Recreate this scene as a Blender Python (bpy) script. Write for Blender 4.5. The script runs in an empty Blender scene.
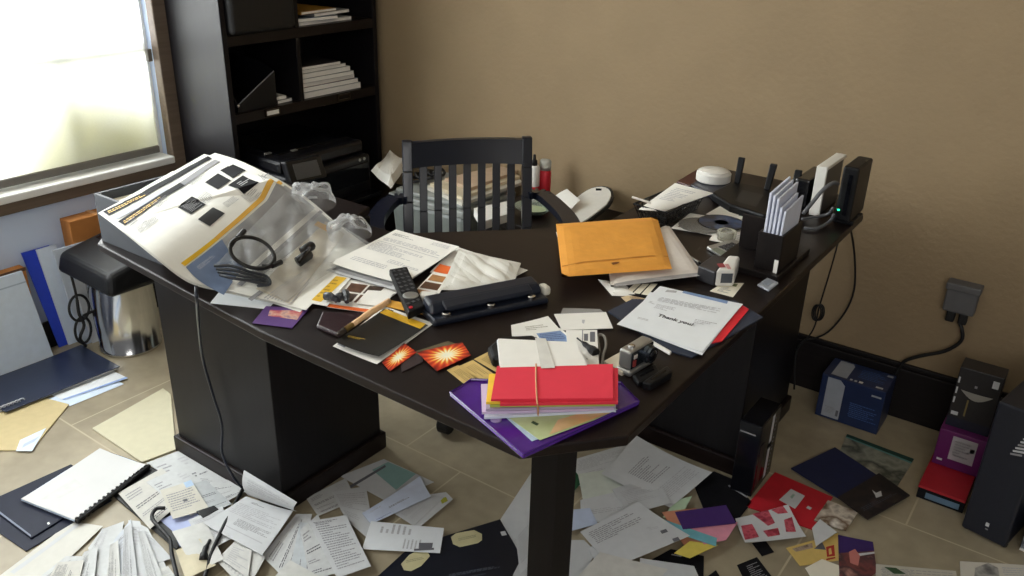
import bpy, bmesh, math, random
from mathutils import Vector, Matrix
random.seed(7)
S = bpy.context.scene
COL = S.collection
R = math.radians
# ------------------------------------------------------------------ camera
FPX, EYE = 857.4, 1.5
YAW, PITCH, ROLL = -.61318, .42570, .02635
def _axes():
    fw = Vector((math.sin(YAW)*math.cos(PITCH), math.cos(YAW)*math.cos(PITCH), -math.sin(PITCH)))
    r = Vector((math.cos(YAW), -math.sin(YAW), 0)); u = r.cross(fw)
    c, s = math.cos(ROLL), math.sin(ROLL)
    return c*r+s*u, -s*r+c*u, fw
AR, AU, AF = _axes()
def ray(x, y): return AR*((x-512)/FPX) - AU*((y-288)/FPX) + AF
def P(x, y, z=0.0):                      # the point of the level plane z that the photo shows at x, y
    d = ray(x, y); return Vector((0, 0, EYE)) + d*((z-EYE)/d.z)
def PY(x, y, Y): d = ray(x, y); return Vector((0, 0, EYE)) + d*(Y/d.y)
def PX(x, y, X): d = ray(x, y); return Vector((0, 0, EYE)) + d*(X/d.x)
def proj(p):
    c = Vector(p)-Vector((0, 0, EYE)); k = FPX/c.dot(AF)
    return 512+k*c.dot(AR), 288-k*c.dot(AU)
cam = bpy.data.objects.new('camera', bpy.data.cameras.new('camera'))
COL.objects.link(cam); S.camera = cam
cam.data.sensor_width = 36; cam.data.lens = FPX/1024*36; cam.data.clip_start = .02
cam.matrix_world = Matrix(((AR.x, AU.x, -AF.x, 0), (AR.y, AU.y, -AF.y, 0), (AR.z, AU.z, -AF.z, EYE), (0, 0, 0, 1)))
# ------------------------------------------------------------------ materials
def lin(c):
    return tuple(((v/255)/12.92 if v/255 <= .04045 else ((v/255+.055)/1.055)**2.4) for v in c)
MATS = {}
def mat(name, rgb=(200, 200, 200), rough=.6, var=.06, scale=40, metal=0, bump=0, spec=.5, coat=0, trans=0, alpha=1, sub=None):
    if name in MATS: return MATS[name]
    m = bpy.data.materials.new(name); m.use_nodes = True; MATS[name] = m
    nt = m.node_tree; b = nt.nodes['Principled BSDF']
    tc = nt.nodes.new('ShaderNodeTexCoord'); nz = nt.nodes.new('ShaderNodeTexNoise')
    nz.inputs['Scale'].default_value = scale; nz.inputs['Detail'].default_value = 4
    nt.links.new(tc.outputs['Object'], nz.inputs['Vector'])
    rp = nt.nodes.new('ShaderNodeValToRGB'); c = lin(rgb)
    rp.color_ramp.elements[0].position = .3; rp.color_ramp.elements[1].position = .7
    rp.color_ramp.elements[0].color = tuple(v*(1-var) for v in c)+(1,)
    rp.color_ramp.elements[1].color = tuple(min(1, v*(1+var)) for v in c)+(1,)
    nt.links.new(nz.outputs['Fac'], rp.inputs['Fac']); nt.links.new(rp.outputs['Color'], b.inputs['Base Color'])
    b.inputs['Roughness'].default_value = rough; b.inputs['Metallic'].default_value = metal
    b.inputs['Specular IOR Level'].default_value = spec; b.inputs['Coat Weight'].default_value = coat
    b.inputs['Transmission Weight'].default_value = trans; b.inputs['Alpha'].default_value = alpha
    if bump:
        bp = nt.nodes.new('ShaderNodeBump'); bp.inputs['Strength'].default_value = bump; bp.inputs['Distance'].default_value = .004
        nt.links.new(nz.outputs['Fac'], bp.inputs['Height']); nt.links.new(bp.outputs['Normal'], b.inputs['Normal'])
    return m
def wood(name, rgb, rough=.35, k=.25, axis=0):
    m = mat(name, rgb, rough, .1, spec=.28); nt = m.node_tree
    nz = [n for n in nt.nodes if n.type == 'TEX_NOISE'][0]; tc = [n for n in nt.nodes if n.type == 'TEX_COORD'][0]
    mp = nt.nodes.new('ShaderNodeMapping'); sc = [60, 60, 60]; sc[axis] = 3; mp.inputs['Scale'].default_value = sc
    nt.links.new(tc.outputs['Object'], mp.inputs['Vector']); nt.links.new(mp.outputs['Vector'], nz.inputs['Vector'])
    nz.inputs['Scale'].default_value = 1.5
    rp = [n for n in nt.nodes if n.type == 'VALTORGB'][0]; c = lin(rgb)
    rp.color_ramp.elements[0].color = tuple(v*(1-k) for v in c)+(1,); rp.color_ramp.elements[1].color = tuple(v*(1+k) for v in c)+(1,)
    return m
def glassy(name, rgb, rough=.12, opac=.25):      # clear crumpled plastic: part see-through, part gloss
    m = bpy.data.materials.new(name); m.use_nodes = True; nt = m.node_tree; MATS[name] = m
    b = nt.nodes['Principled BSDF']; b.inputs['Base Color'].default_value = lin(rgb)+(1,); b.inputs['Roughness'].default_value = rough
    tr = nt.nodes.new('ShaderNodeBsdfTransparent'); mx = nt.nodes.new('ShaderNodeMixShader')
    fr = nt.nodes.new('ShaderNodeLayerWeight'); fr.inputs['Blend'].default_value = .3
    nz = nt.nodes.new('ShaderNodeTexNoise'); nz.inputs['Scale'].default_value = 35
    ad = nt.nodes.new('ShaderNodeMath'); ad.operation = 'MULTIPLY_ADD'
    nt.links.new(fr.outputs['Fresnel'], ad.inputs[0]); ad.inputs[1].default_value = .8; ad.inputs[2].default_value = opac; ad.use_clamp = True
    bp = nt.nodes.new('ShaderNodeBump'); bp.inputs['Strength'].default_value = .3; nt.links.new(nz.outputs['Fac'], bp.inputs['Height'])
    nt.links.new(bp.outputs['Normal'], b.inputs['Normal'])
    nt.links.new(ad.outputs[0], mx.inputs['Fac']); nt.links.new(tr.outputs[0], mx.inputs[1]); nt.links.new(b.outputs[0], mx.inputs[2])
    nt.links.new(mx.outputs[0], nt.nodes['Material Output'].inputs['Surface'])
    return m
def sunburst(name):                               # flame burst print: radial rays, UV-centred
    m = bpy.data.materials.new(name); m.use_nodes = True; nt = m.node_tree; MATS[name] = m
    b = nt.nodes['Principled BSDF']; b.inputs['Roughness'].default_value = .35
    uv = nt.nodes.new('ShaderNodeUVMap'); mp = nt.nodes.new('ShaderNodeMapping'); mp.inputs['Location'].default_value = (-.5, -.5, 0)
    gr = nt.nodes.new('ShaderNodeTexGradient'); gr.gradient_type = 'RADIAL'; ln = nt.nodes.new('ShaderNodeVectorMath'); ln.operation = 'LENGTH'
    nt.links.new(uv.outputs[0], mp.inputs[0]); nt.links.new(mp.outputs[0], gr.inputs[0]); nt.links.new(mp.outputs[0], ln.inputs[0])
    sn = nt.nodes.new('ShaderNodeMath'); sn.operation = 'MULTIPLY'; sn.inputs[1].default_value = 2*math.pi*17; nt.links.new(gr.outputs['Fac'], sn.inputs[0])
    si = nt.nodes.new('ShaderNodeMath'); si.operation = 'SINE'; nt.links.new(sn.outputs[0], si.inputs[0])
    ad = nt.nodes.new('ShaderNodeMath'); ad.operation = 'MULTIPLY_ADD'; ad.inputs[1].default_value = .09; nt.links.new(si.outputs[0], ad.inputs[0]); nt.links.new(ln.outputs['Value'], ad.inputs[2])
    rp = nt.nodes.new('ShaderNodeValToRGB'); e = rp.color_ramp.elements
    e[0].position = .0; e[0].color = lin((240, 235, 215))+(1,); e[1].position = .75; e[1].color = lin((70, 20, 12))+(1,)
    for p, c in ((.16, (252, 244, 214)), (.25, (250, 205, 90)), (.37, (228, 88, 40)), (.52, (180, 44, 25))):
        x = e.new(p); x.color = lin(c)+(1,)
    nt.links.new(ad.outputs[0], rp.inputs[0]); nt.links.new(rp.outputs[0], b.inputs['Base Color'])
    return m
def photo(name, cols, scale=9):                   # blurry printed picture: several colours in noise bands
    if name in MATS: return MATS[name]
    m = mat(name, cols[0], .4, .1, scale); nt = m.node_tree
    rp = [n for n in nt.nodes if n.type == 'VALTORGB'][0]; e = rp.color_ramp.elements
    n = len(cols)
    e[0].position = .32; e[0].color = lin(cols[0])+(1,); e[1].position = .68; e[1].color = lin(cols[-1])+(1,)
    for i, c in enumerate(cols[1:-1]): x = e.new(.32+.36*(i+1)/(n-1)); x.color = lin(c)+(1,)
    return m
# ------------------------------------------------------------------ mesh builder
class MB:
    def __init__(s): s.v = []; s.f = []; s.m = []; s.mats = []; s.uv = {}
    def k(s, m):
        if m not in s.mats: s.mats.append(m)
        return s.mats.index(m)
    def add(s, pts, faces, m):
        o = len(s.v); s.v += [Vector(p) for p in pts]; i = s.k(m)
        for f in faces: s.f.append([o+a for a in f]); s.m.append(i)
        return s
    def prism(s, xy, z0, z1, m):
        n = len(xy); b = [(p[0], p[1], z0) for p in xy]; t = [(p[0], p[1], z1) for p in xy]
        return s.add(b+t, [list(range(n))[::-1], list(range(n, 2*n))]+[[i, (i+1) % n, n+(i+1) % n, n+i] for i in range(n)], m)
    def hexa(s, b, t, m):
        return s.add(list(b)+list(t), [[3, 2, 1, 0], [4, 5, 6, 7]]+[[i, (i+1) % 4, 4+(i+1) % 4, 4+i] for i in range(4)], m)
    def box(s, lo, hi, m, M=None):
        x0, y0, z0 = lo; x1, y1, z1 = hi
        p = [Vector(q) for q in ((x0, y0, z0), (x1, y0, z0), (x1, y1, z0), (x0, y1, z0), (x0, y0, z1), (x1, y0, z1), (x1, y1, z1), (x0, y1, z1))]
        if M is not None: p = [M @ q for q in p]
        return s.hexa(p[:4], p[4:], m)
    def tube(s, pts, r, m, n=8, closed=False, smooth=4):
        pts = [Vector(p) for p in pts]
        if smooth: pts = catmull(pts, smooth, closed)
        N = len(pts); rings = []; up = Vector((0, 0, 1)); prev = None
        for i, p in enumerate(pts):
            a = pts[(i-1) % N] if (closed or i > 0) else p; b = pts[(i+1) % N] if (closed or i < N-1) else p
            t = (b-a).normalized()
            if prev is None:
                prev = t.cross(up if abs(t.z) < .9 else Vector((1, 0, 0))).normalized()
            else:
                prev = prev - t*prev.dot(t)
                prev = prev.normalized() if prev.length > 1e-6 else t.orthogonal().normalized()
            q = t.cross(prev); rr = r[i*len(r)//N] if isinstance(r, (list, tuple)) else r
            rings.append([p+(prev*math.cos(2*math.pi*j/n)+q*math.sin(2*math.pi*j/n))*rr for j in range(n)])
        V = [p for g in rings for p in g]; F = []
        for i in range(N if closed else N-1):
            a, b = i*n, ((i+1) % N)*n
            F += [[a+j, a+(j+1) % n, b+(j+1) % n, b+j] for j in range(n)]
        if not closed: F += [list(range(n))[::-1], list(range((N-1)*n, N*n))]
        return s.add(V, F, m)
    def lathe(s, prof, c, m, n=28, M=None):
        V = []; c = Vector(c)
        for r, z in prof:
            for j in range(n):
                p = Vector((r*math.cos(2*math.pi*j/n), r*math.sin(2*math.pi*j/n), z))
                V.append(c+(M @ p if M is not None else p))
        F = []; k = len(prof)
        for i in range(k-1): F += [[i*n+j, i*n+(j+1) % n, (i+1)*n+(j+1) % n, (i+1)*n+j] for j in range(n)]
        F += [list(range(n))[::-1], list(range((k-1)*n, k*n))]
        return s.add(V, F, m)
    def grid(s, fn, nu, nv, m, th=0):
        V = [fn(i/nu, j/nv) for j in range(nv+1) for i in range(nu+1)]; w = nu+1
        F = [[j*w+i, j*w+i+1, (j+1)*w+i+1, (j+1)*w+i] for j in range(nv) for i in range(nu)]
        if th:
            o = len(V); V = V+[Vector(p)-Vector((0, 0, th)) for p in V]
            F2 = [[o+a for a in f][::-1] for f in F]
            rim = [j for j in range(w)]+[j*w+nu for j in range(1, nv+1)]+[nv*w+i for i in range(nu-1, -1, -1)]+[j*w for j in range(nv-1, 0, -1)]
            F = F+F2+[[rim[i], o+rim[i], o+rim[(i+1) % len(rim)], rim[(i+1) % len(rim)]] for i in range(len(rim))]
        return s.add(V, F, m)
    def mesh(s, name, org, recalc=True):
        me = bpy.data.meshes.new(name); me.from_pydata([p-org for p in s.v], [], s.f)
        for m in s.mats: me.materials.append(m)
        me.polygons.foreach_set('material_index', s.m); me.update()
        if recalc:
            bm = bmesh.new(); bm.from_mesh(me); bmesh.ops.recalc_face_normals(bm, faces=bm.faces[:]); bm.to_mesh(me); bm.free()
        return me
    def build(s, name, parent=None, bev=0, smooth=False, label=None, cat=None, group=None, kind=None, org=None, seg=2):
        if parent is not None: org = parent.matrix_world.translation if parent.type == 'EMPTY' or True else 0; org = Vector(parent['o'])
        elif org is None:
            xs = [p.x for p in s.v]; ys = [p.y for p in s.v]
            org = Vector(((min(xs)+max(xs))/2, (min(ys)+max(ys))/2, min(p.z for p in s.v)))
        org = Vector(org)
        o = bpy.data.objects.new(name, s.mesh(name, org)); COL.objects.link(o)
        o['o'] = tuple(org)
        if parent is None: o.location = org
        else: o.parent = parent
        if bev:
            b = o.modifiers.new('edge', 'BEVEL'); b.width = bev; b.segments = seg; b.limit_method = 'ANGLE'; b.angle_limit = R(40)
        if smooth:
            for p in o.data.polygons: p.use_smooth = True
        tag(o, label, cat, group, kind)
        return o
def tag(o, label=None, cat=None, group=None, kind=None):
    if label: o['label'] = label
    if cat: o['category'] = cat
    if group: o['group'] = group
    if kind: o['kind'] = kind
    return o
def thing(name, label, cat, loc, group=None):
    o = bpy.data.objects.new(name, None); COL.objects.link(o); o.location = loc; o['o'] = tuple(loc); o.empty_display_size = .05
    return tag(o, label, cat, group)
def catmull(p, k, closed=False):
    out = []; n = len(p); T = n if closed else n-1
    for i in range(T):
        a = p[(i-1) % n] if closed or i else p[0]*2-p[1]; b = p[i]; c = p[(i+1) % n]
        d = p[(i+2) % n] if closed or i+2 < n else p[-1]*2-p[-2]
        for j in range(k):
            t = j/k
            out.append(.5*((2*b)+(c-a)*t+(2*a-5*b+4*c-d)*t*t+(3*b-a-3*c+d)*t**3))
    if not closed: out.append(p[-1])
    return out
def lerp(a, b, t): return a+(b-a)*t
# ------------------------------------------------------------------ sheets lying on things
def inv(f, x, y):                                 # u, v of surface f seen at photo point x, y
    def er(u, v): a = proj(f(u, v)); return a[0]-x, a[1]-y
    best = None
    for s0 in (.5, .2, .8):
        for t0 in (.5, .2, .8):
            u, v = s0, t0
            for it in range(30):
                a = er(u, v); E = math.hypot(*a)
                if best is None or E < best[0]: best = (E, u, v)
                if E < .02: return u, v
                e = 4e-3; b1, b0, c1, c0 = er(u+e, v), er(u-e, v), er(u, v+e), er(u, v-e)
                j0, j1, j2, j3 = (b1[0]-b0[0])/2/e, (c1[0]-c0[0])/2/e, (b1[1]-b0[1])/2/e, (c1[1]-c0[1])/2/e; D = j0*j3-j1*j2
                if abs(D) < 1e-6: break
                du, dv = -(a[0]*j3-a[1]*j1)/D, -(a[1]*j0-a[0]*j2)/D; k = min(1, .25/max(abs(du), abs(dv), 1e-9)); u += du*k; v += dv*k
                u = min(1.4, max(-.4, u)); v = min(1.4, max(-.4, v))
            if best[0] < .3: return best[1], best[2]
    return best[1], best[2]
def decals(mb, f, D, sub=1, eps=.0004):
    up = Vector((0, 0, eps)); st = .00005 if eps else 0
    def q4(Q, s, t):
        return tuple((Q[0][i]*(1-s)+Q[1][i]*s)*(1-t)+(Q[3][i]*(1-s)+Q[2][i]*s)*t for i in (0, 1))
    def quad(Q, m, k=1):
        mb.grid(lambda s, t: f(*q4(Q, s, t))+up, k, k, m)
    for d in D:
        up.z += st
        if d[0] in 'rt': u0, v0, u1, v1 = d[1:5]; Q = [(u0, v0), (u1, v0), (u1, v1), (u0, v1)]; rest = d[5:]
        elif d[0] == 'p':
            uvs = [inv(f, *p) for p in d[1]]
            mb.add([f(*a)+up for a in uvs], [list(range(len(uvs)))], d[2]); continue
        else: Q = [inv(f, *p) for p in d[1]]; rest = d[2:]
        if d[0] in 'rq': quad(Q, rest[0], sub)
        else:
            rows = math.ceil(rest[0]*1.5); m = rest[1] if len(rest) > 1 else MATS['ink']; h = rest[2] if len(rest) > 2 else .4
            for i in range(rows):
                s = random.uniform(0, .04); end = random.choice((1, 1, .9, .7, .45)); t0 = (i+.2)/rows; t1 = t0+h/rows
                while s < end-.02:
                    w = random.uniform(.03, .11)
                    e = min(end, s+w); quad([q4(Q, s, t0), q4(Q, e, t0), q4(Q, e, t1), q4(Q, s, t1)], m)
                    s = e+random.uniform(.012, .024)
def surf(px, z, lift=(0, 0, 0, 0), wave=0, pw=1.6):
    C = [P(x, y, z+l) for (x, y), l in zip(px, lift)]; ph = random.random()*6
    def f(u, v):
        w = ((1-u)*(1-v), u*(1-v), u*v, (1-u)*v)
        p = sum((c*k for c, k in zip(C, w)), Vector())
        p.z = z+sum(l*max(0, k)**pw for l, k in zip(lift, w))+wave*(math.sin(5*u+ph)*math.sin(4*v+ph)+1)*.5
        return p
    return f
def sheet(name, label, cat, px, z, m, D=(), lift=(0, 0, 0, 0), wave=0, th=.0007, group=None, n=None, parent=None, uv=False):
    z = z+th
    f = surf(px, z, lift, wave); mb = MB(); flat = not any(lift) and not wave
    k = n or (1 if flat else 8)
    mb.grid(f, k, k, m, th); decals(mb, f, D, 1 if flat else 5)
    o = mb.build(name, parent=parent, smooth=False, label=label, cat=cat, group=group)
    if uv:
        l = o.data.uv_layers.new(name='UVMap')
        for p in o.data.polygons:
            for li in p.loop_indices:
                vi = o.data.loops[li].vertex_index; w = k+1; i = vi % (w*w)
                l.data[li].uv = ((i % w)/k, (i//w)/k)
    return o
def flat(name, label, cat, px, z, th, m, D=(), group=None, bev=0, parent=None, edge=None):
    Z = z+th; pts = [P(x, y, Z) for x, y in px]; mb = MB(); mb.prism(pts, z, Z, m)
    c = P(*px[0], Z)
    f = lambda u, v: Vector((c.x+u, c.y+v, Z))
    decals(mb, f, [d for d in D])
    return mb.build(name, parent=parent, bev=bev, label=label, cat=cat, group=group)
def crumple(name, label, cat, px, z, h, m, seed=1, n=18, group=None, parent=None, th=.0006, base=None, fr=7):
    rnd = random.Random(seed); K = [(rnd.uniform(-fr, fr), rnd.uniform(-fr, fr), rnd.uniform(0, 6)) for _ in range(7)]
    def zz(u, v):
        a = sum(abs(math.sin(k[0]*u+k[1]*v+k[2])) for k in K)/7
        e = min(1, 5*min(u, 1-u, v, 1-v)+.25)
        return h*(a*1.35-.2)*e
    C = [P(x, y, z) for x, y in px]
    def f(u, v):
        w = ((1-u)*(1-v), u*(1-v), u*v, (1-u)*v); p = sum((c*k for c, k in zip(C, w)), Vector())
        p.z = (base(u, v) if base else z)+max(0.0006, zz(u, v)); return p
    mb = MB(); mb.grid(f, n, n, m, th)
    return mb.build(name, parent=parent, label=label, cat=cat, group=group)
# common materials
PW = mat('paper white', (236, 234, 228), .75, .02); PW2 = mat('paper cool white', (232, 236, 240), .7, .02)
PC = mat('paper cream', (236, 230, 212), .75, .03); PG = mat('paper grey', (196, 198, 200), .75, .03)
INK = mat('ink', (184, 184, 188), .8, .05); INKD = mat('ink dark', (104, 104, 110), .8, .05); BLK = mat('black card', (20, 20, 24), .7, .1, spec=.15)
NAVY = mat('navy leatherette', (24, 29, 46), .42, .12, 120, bump=.2); YEL = mat('yellow print', (232, 186, 40), .5, .04)
BLUP = mat('blue print', (125, 150, 190), .6, .05); ORG = mat('orange print', (228, 106, 44), .5, .05)
DW = wood('espresso wood', (25, 17, 16), .38); DWY = wood('espresso wood lengthwise', (25, 19, 18), .36, axis=1); DWZ = wood('espresso wood upright', (17, 15, 18), .42, axis=2)
BP = mat('black plastic', (15, 16, 19), .45, .1, spec=.3); BPG = mat('black gloss plastic', (14, 15, 20), .15, .1); BRUB = mat('black rubber', (16, 16, 18), .55, .1)
SILV = mat('silver plastic', (172, 172, 170), .3, .04, metal=.7); CHR = mat('chrome', (205, 205, 205), .14, .03, metal=1)
WPL = mat('white plastic', (228, 226, 220), .35, .03); GRP = mat('grey plastic', (120, 122, 126), .4, .04)
CARD = mat('brown cardboard', (186, 122, 62), .8, .07, 18)
TOP = .75
# ================================================================== SETTING
WY, WX, HT = 2.68, -2.9, 2.6
def structure(name, mb, parent=None, **k): return mb.build(name, parent=parent, kind=None if parent else 'structure', **k)
def floor_mat():
    m = mat('travertine tile', (174, 162, 137), .42, .16, 4); nt = m.node_tree; b = nt.nodes['Principled BSDF']
    tc = [n for n in nt.nodes if n.type == 'TEX_COORD'][0]; rp = [n for n in nt.nodes if n.type == 'VALTORGB'][0]
    nz2 = nt.nodes.new('ShaderNodeTexNoise'); nz2.inputs['Scale'].default_value = 22; nz2.inputs['Detail'].default_value = 8; nt.links.new(tc.outputs['Object'], nz2.inputs['Vector'])
    mx = nt.nodes.new('ShaderNodeMix'); mx.data_type = 'RGBA'; mx.blend_type = 'MULTIPLY'; mx.inputs['Factor'].default_value = .35
    nt.links.new(rp.outputs['Color'], mx.inputs[6]); nt.links.new(nz2.outputs['Fac'], mx.inputs[7])
    mp = nt.nodes.new('ShaderNodeMapping'); mp.inputs['Location'].default_value = (1.273, -1.576+.545*4, 0); nt.links.new(tc.outputs['Object'], mp.inputs['Vector'])
    br = nt.nodes.new('ShaderNodeTexBrick'); br.offset = .38; br.inputs['Scale'].default_value = 1; br.inputs['Brick Width'].default_value = .545; br.inputs['Row Height'].default_value = .545
    br.inputs['Mortar Size'].default_value = .003; br.inputs['Mortar Smooth'].default_value = .3
    br.inputs['Color1'].default_value = br.inputs['Color2'].default_value = (1, 1, 1, 1); br.inputs['Mortar'].default_value = (0, 0, 0, 1)
    nt.links.new(mp.outputs[0], br.inputs['Vector'])
    m2 = nt.nodes.new('ShaderNodeMix'); m2.data_type = 'RGBA'; nt.links.new(br.outputs['Fac'], m2.inputs['Factor'])
    nt.links.new(mx.outputs[2], m2.inputs[6]); m2.inputs[7].default_value = lin((186, 174, 148))+(1,)
    nt.links.new(m2.outputs[2], b.inputs['Base Color'])
    return m
mb = MB(); mb.box((WX-.12, -1.8, -.1), (2.2, WY+.1, 0), floor_mat()); structure('floor', mb, org=(0, 0, 0))
TAN = mat('tan wall plaster', (147, 127, 98), .8, .05, 5)
nt = TAN.node_tree; tcn = [n for n in nt.nodes if n.type == 'TEX_COORD'][0]
vz = nt.nodes.new('ShaderNodeTexNoise'); vz.inputs['Scale'].default_value = 55; vz.inputs['Detail'].default_value = 3
bpn = nt.nodes.new('ShaderNodeBump'); bpn.inputs['Strength'].default_value = .22; bpn.inputs['Distance'].default_value = .01
nt.links.new(tcn.outputs['Object'], vz.inputs['Vector']); nt.links.new(vz.outputs['Fac'], bpn.inputs['Height']); nt.links.new(bpn.outputs[0], nt.nodes['Principled BSDF'].inputs['Normal'])
mb = MB(); mb.box((WX-.12, WY, 0), (2.2, WY+.1, HT), TAN); structure('wall_back', mb, org=(0, WY, 0))
GRY = mat('pale grey blue wall with window glow', (198, 213, 240), .8, .03, 6, bump=.1)  # bluish glow from the window is put into this wall colour
wy0, wy1, wz0, wz1 = -.55, 1.84, .575, 2.38
mb = MB()
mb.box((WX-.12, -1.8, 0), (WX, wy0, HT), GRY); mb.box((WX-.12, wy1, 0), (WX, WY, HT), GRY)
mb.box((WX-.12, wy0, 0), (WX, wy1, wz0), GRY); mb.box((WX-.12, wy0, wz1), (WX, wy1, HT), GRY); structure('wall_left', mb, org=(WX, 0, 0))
CEIL = mat('ceiling paint', (225, 218, 205), .9, .02)
mb = MB(); mb.box((WX-.12, -1.8, HT), (2.2, WY+.1, HT+.1), CEIL); structure('ceiling', mb, org=(0, 0, HT))
BBM = wood('dark stained baseboard', (24, 20, 21), .5)
mb = MB(); mb.box((-2.5, WY-.02, 0), (2.2, WY, .175), BBM); mb.box((-2.5, WY-.013, .175), (2.2, WY, .19), BBM); structure('baseboard_back', mb, bev=.003)
mb = MB(); mb.box((WX, -1.8, 0), (WX+.014, 1.88, .1), BBM); structure('baseboard_left', mb, bev=.003)
# window: wooden casing, white sash, glass, pale roller blind, garden beyond
CAS = wood('grey brown window casing', (108, 94, 82), .5, .15, axis=1); WHT = mat('white sash paint', (240, 240, 238), .4, .02)
mb = MB()
for a, b in (((WX-.02, wy1-.005, wz0-.06), (WX+.022, wy1+.075, wz1+.08)), ((WX-.02, wy0-.075, wz0-.06), (WX+.022, wy0+.005, wz1+.08)),
             ((WX-.02, wy0, wz0-.06), (WX+.02, wy1, wz0-.015)), ((WX-.02, wy0, wz1), (WX+.02, wy1, wz1+.08))): mb.box(a, b, CAS)
win = structure('window_1', mb, bev=.004)
mb = MB(); mb.box((WX-.1, wy0, wz0-.02), (WX+.03, wy1-.004, wz0+.008), WHT); mb.build('window_sill', parent=win, bev=.005)
mb = MB()
for y in (wy0, wy1-.012): mb.box((WX-.11, y, wz0), (WX-.05, y+.011, wz1), WHT)
for z in (wz0+.005, .96, wz1-.03): mb.box((WX-.11, wy0, z), (WX-.06, wy1, z+.032), WHT)
for y in (.2, .86, 1.485): mb.box((WX-.1, y, wz0), (WX-.07, y+.022, wz1), WHT)
mb.build('window_sash', parent=win)
GLS = glassy('window glass', (235, 240, 240), .02, .02)
mb = MB(); mb.box((WX-.09, wy0+.02, wz0+.02), (WX-.084, wy1-.02, wz1-.02), GLS); mb.build('glass_pane', parent=win)
SHD = bpy.data.materials.new('light filtering blind cloth'); SHD.use_nodes = True; nt = SHD.node_tree; nt.nodes.remove(nt.nodes['Principled BSDF'])
tl = nt.nodes.new('ShaderNodeBsdfTranslucent'); df = nt.nodes.new('ShaderNodeBsdfDiffuse'); mx = nt.nodes.new('ShaderNodeMixShader'); mx.inputs[0].default_value = .22
tr = nt.nodes.new('ShaderNodeBsdfTransparent'); m3 = nt.nodes.new('ShaderNodeMixShader'); m3.inputs[0].default_value = .1; tr.inputs[0].default_value = (.9, .9, .8, 1)
wv = nt.nodes.new('ShaderNodeTexNoise'); wv.inputs['Scale'].default_value = 300; cr = nt.nodes.new('ShaderNodeValToRGB')
cr.color_ramp.elements[0].color = (.86, .87, .82, 1); cr.color_ramp.elements[1].color = (.96, .96, .92, 1); nt.links.new(wv.outputs['Fac'], cr.inputs[0]); nt.links.new(cr.outputs[0], tl.inputs[0])
df.inputs[0].default_value = (.8, .8, .74, 1)
nt.links.new(tl.outputs[0], mx.inputs[1]); nt.links.new(df.outputs[0], mx.inputs[2]); nt.links.new(mx.outputs[0], m3.inputs[1]); nt.links.new(tr.outputs[0], m3.inputs[2])
nt.links.new(m3.outputs[0], nt.nodes['Material Output'].inputs['Surface'])
mb = MB(); mb.add([(WX-.03, wy0+.01, wz0+.04), (WX-.03, wy1-.03, wz0+.04), (WX-.03, wy1-.03, wz1-.01), (WX-.03, wy0+.01, wz1-.01)], [[0, 1, 2, 3]], SHD); mb.build('roller_blind', parent=win)
SBR = mat('grey blind bar', (112, 108, 102), .5, .04)
mb = MB(); mb.box((WX-.042, wy0+.01, wz0+.018), (WX-.02, wy1-.03, wz0+.045), SBR); mb.build('blind_bar', parent=win, bev=.004)
mb = MB(); mb.box((WX-.03, wy1-.028, .93), (WX-.012, wy1-.01, .975), SBR); mb.build('sash_latch', parent=win, bev=.003)
# ------------------------------------------------------------------ light
def area(name, loc, tgt, sx, sy, e, col):
    l = bpy.data.lights.new(name, 'AREA'); l.shape = 'RECTANGLE'; l.size = sx; l.size_y = sy; l.energy = e; l.color = col
    o = bpy.data.objects.new(name, l); COL.objects.link(o); o.location = loc
    o.rotation_euler = (Vector(tgt)-Vector(loc)).to_track_quat('-Z', 'Y').to_euler(); return o
area('daylight_outside', (-4.9, .9, 1.75), (-2.9, .8, 1.4), 4.6, 3.2, 570, (.95, .98, 1))
area('daylight_at_window', (-2.872, .65, 1.48), (0, .65, 1.40), 2.3, 1.72, 33, (.94, .97, 1))
area('added_fill_behind_camera', (.9, -1.6, 2.0), (-.9, 1.5, .6), 1.6, 1.2, 27, (1, .985, .96))  # soft fill lamp added behind the camera, not a known window
wd = bpy.data.worlds.new('daylight'); S.world = wd; wd.use_nodes = True; bgn = wd.node_tree.nodes['Background']
bgn.inputs[0].default_value = (.97, .98, 1, 1); bgn.inputs[1].default_value = .14
S.view_settings.view_transform = 'Standard'; S.view_settings.look = 'None'; S.view_settings.gamma = 1; S.view_settings.exposure = .2; S.view_settings.use_curve_mapping = False
# shrub seen blurred through the blind
LEAF = mat('garden leaves', (196, 186, 84), .6, .25, 8, trans=.3)
mb = MB(); rnd = random.Random(3)
for i in range(560):
    a, b2, c = rnd.gauss(0, .05), rnd.gauss(0, .3), abs(rnd.gauss(0, .2))
    p = Vector((-3.09+a, 1.62+b2*.75, .5+c*.75-.2*abs(b2)+.1)); d = Vector((rnd.uniform(-.3, .3), rnd.uniform(-1, 1), rnd.uniform(-1, 1))).normalized()*.045; e = d.cross(Vector((1, 0, 0))).normalized()*.022
    if p.x > -3.06: continue
    mb.add([p-d, p+e, p+d, p-e], [[0, 1, 2, 3]], LEAF)
mb.tube([(-3.1, 1.62, 0), (-3.12, 1.6, .3), (-3.09, 1.63, .6)], .015, mat('bark', (80, 62, 45), .9), smooth=0)
mb.build('shrub', label='blurred yellow green garden shrub outside behind the roller blind', cat='shrub')
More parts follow.
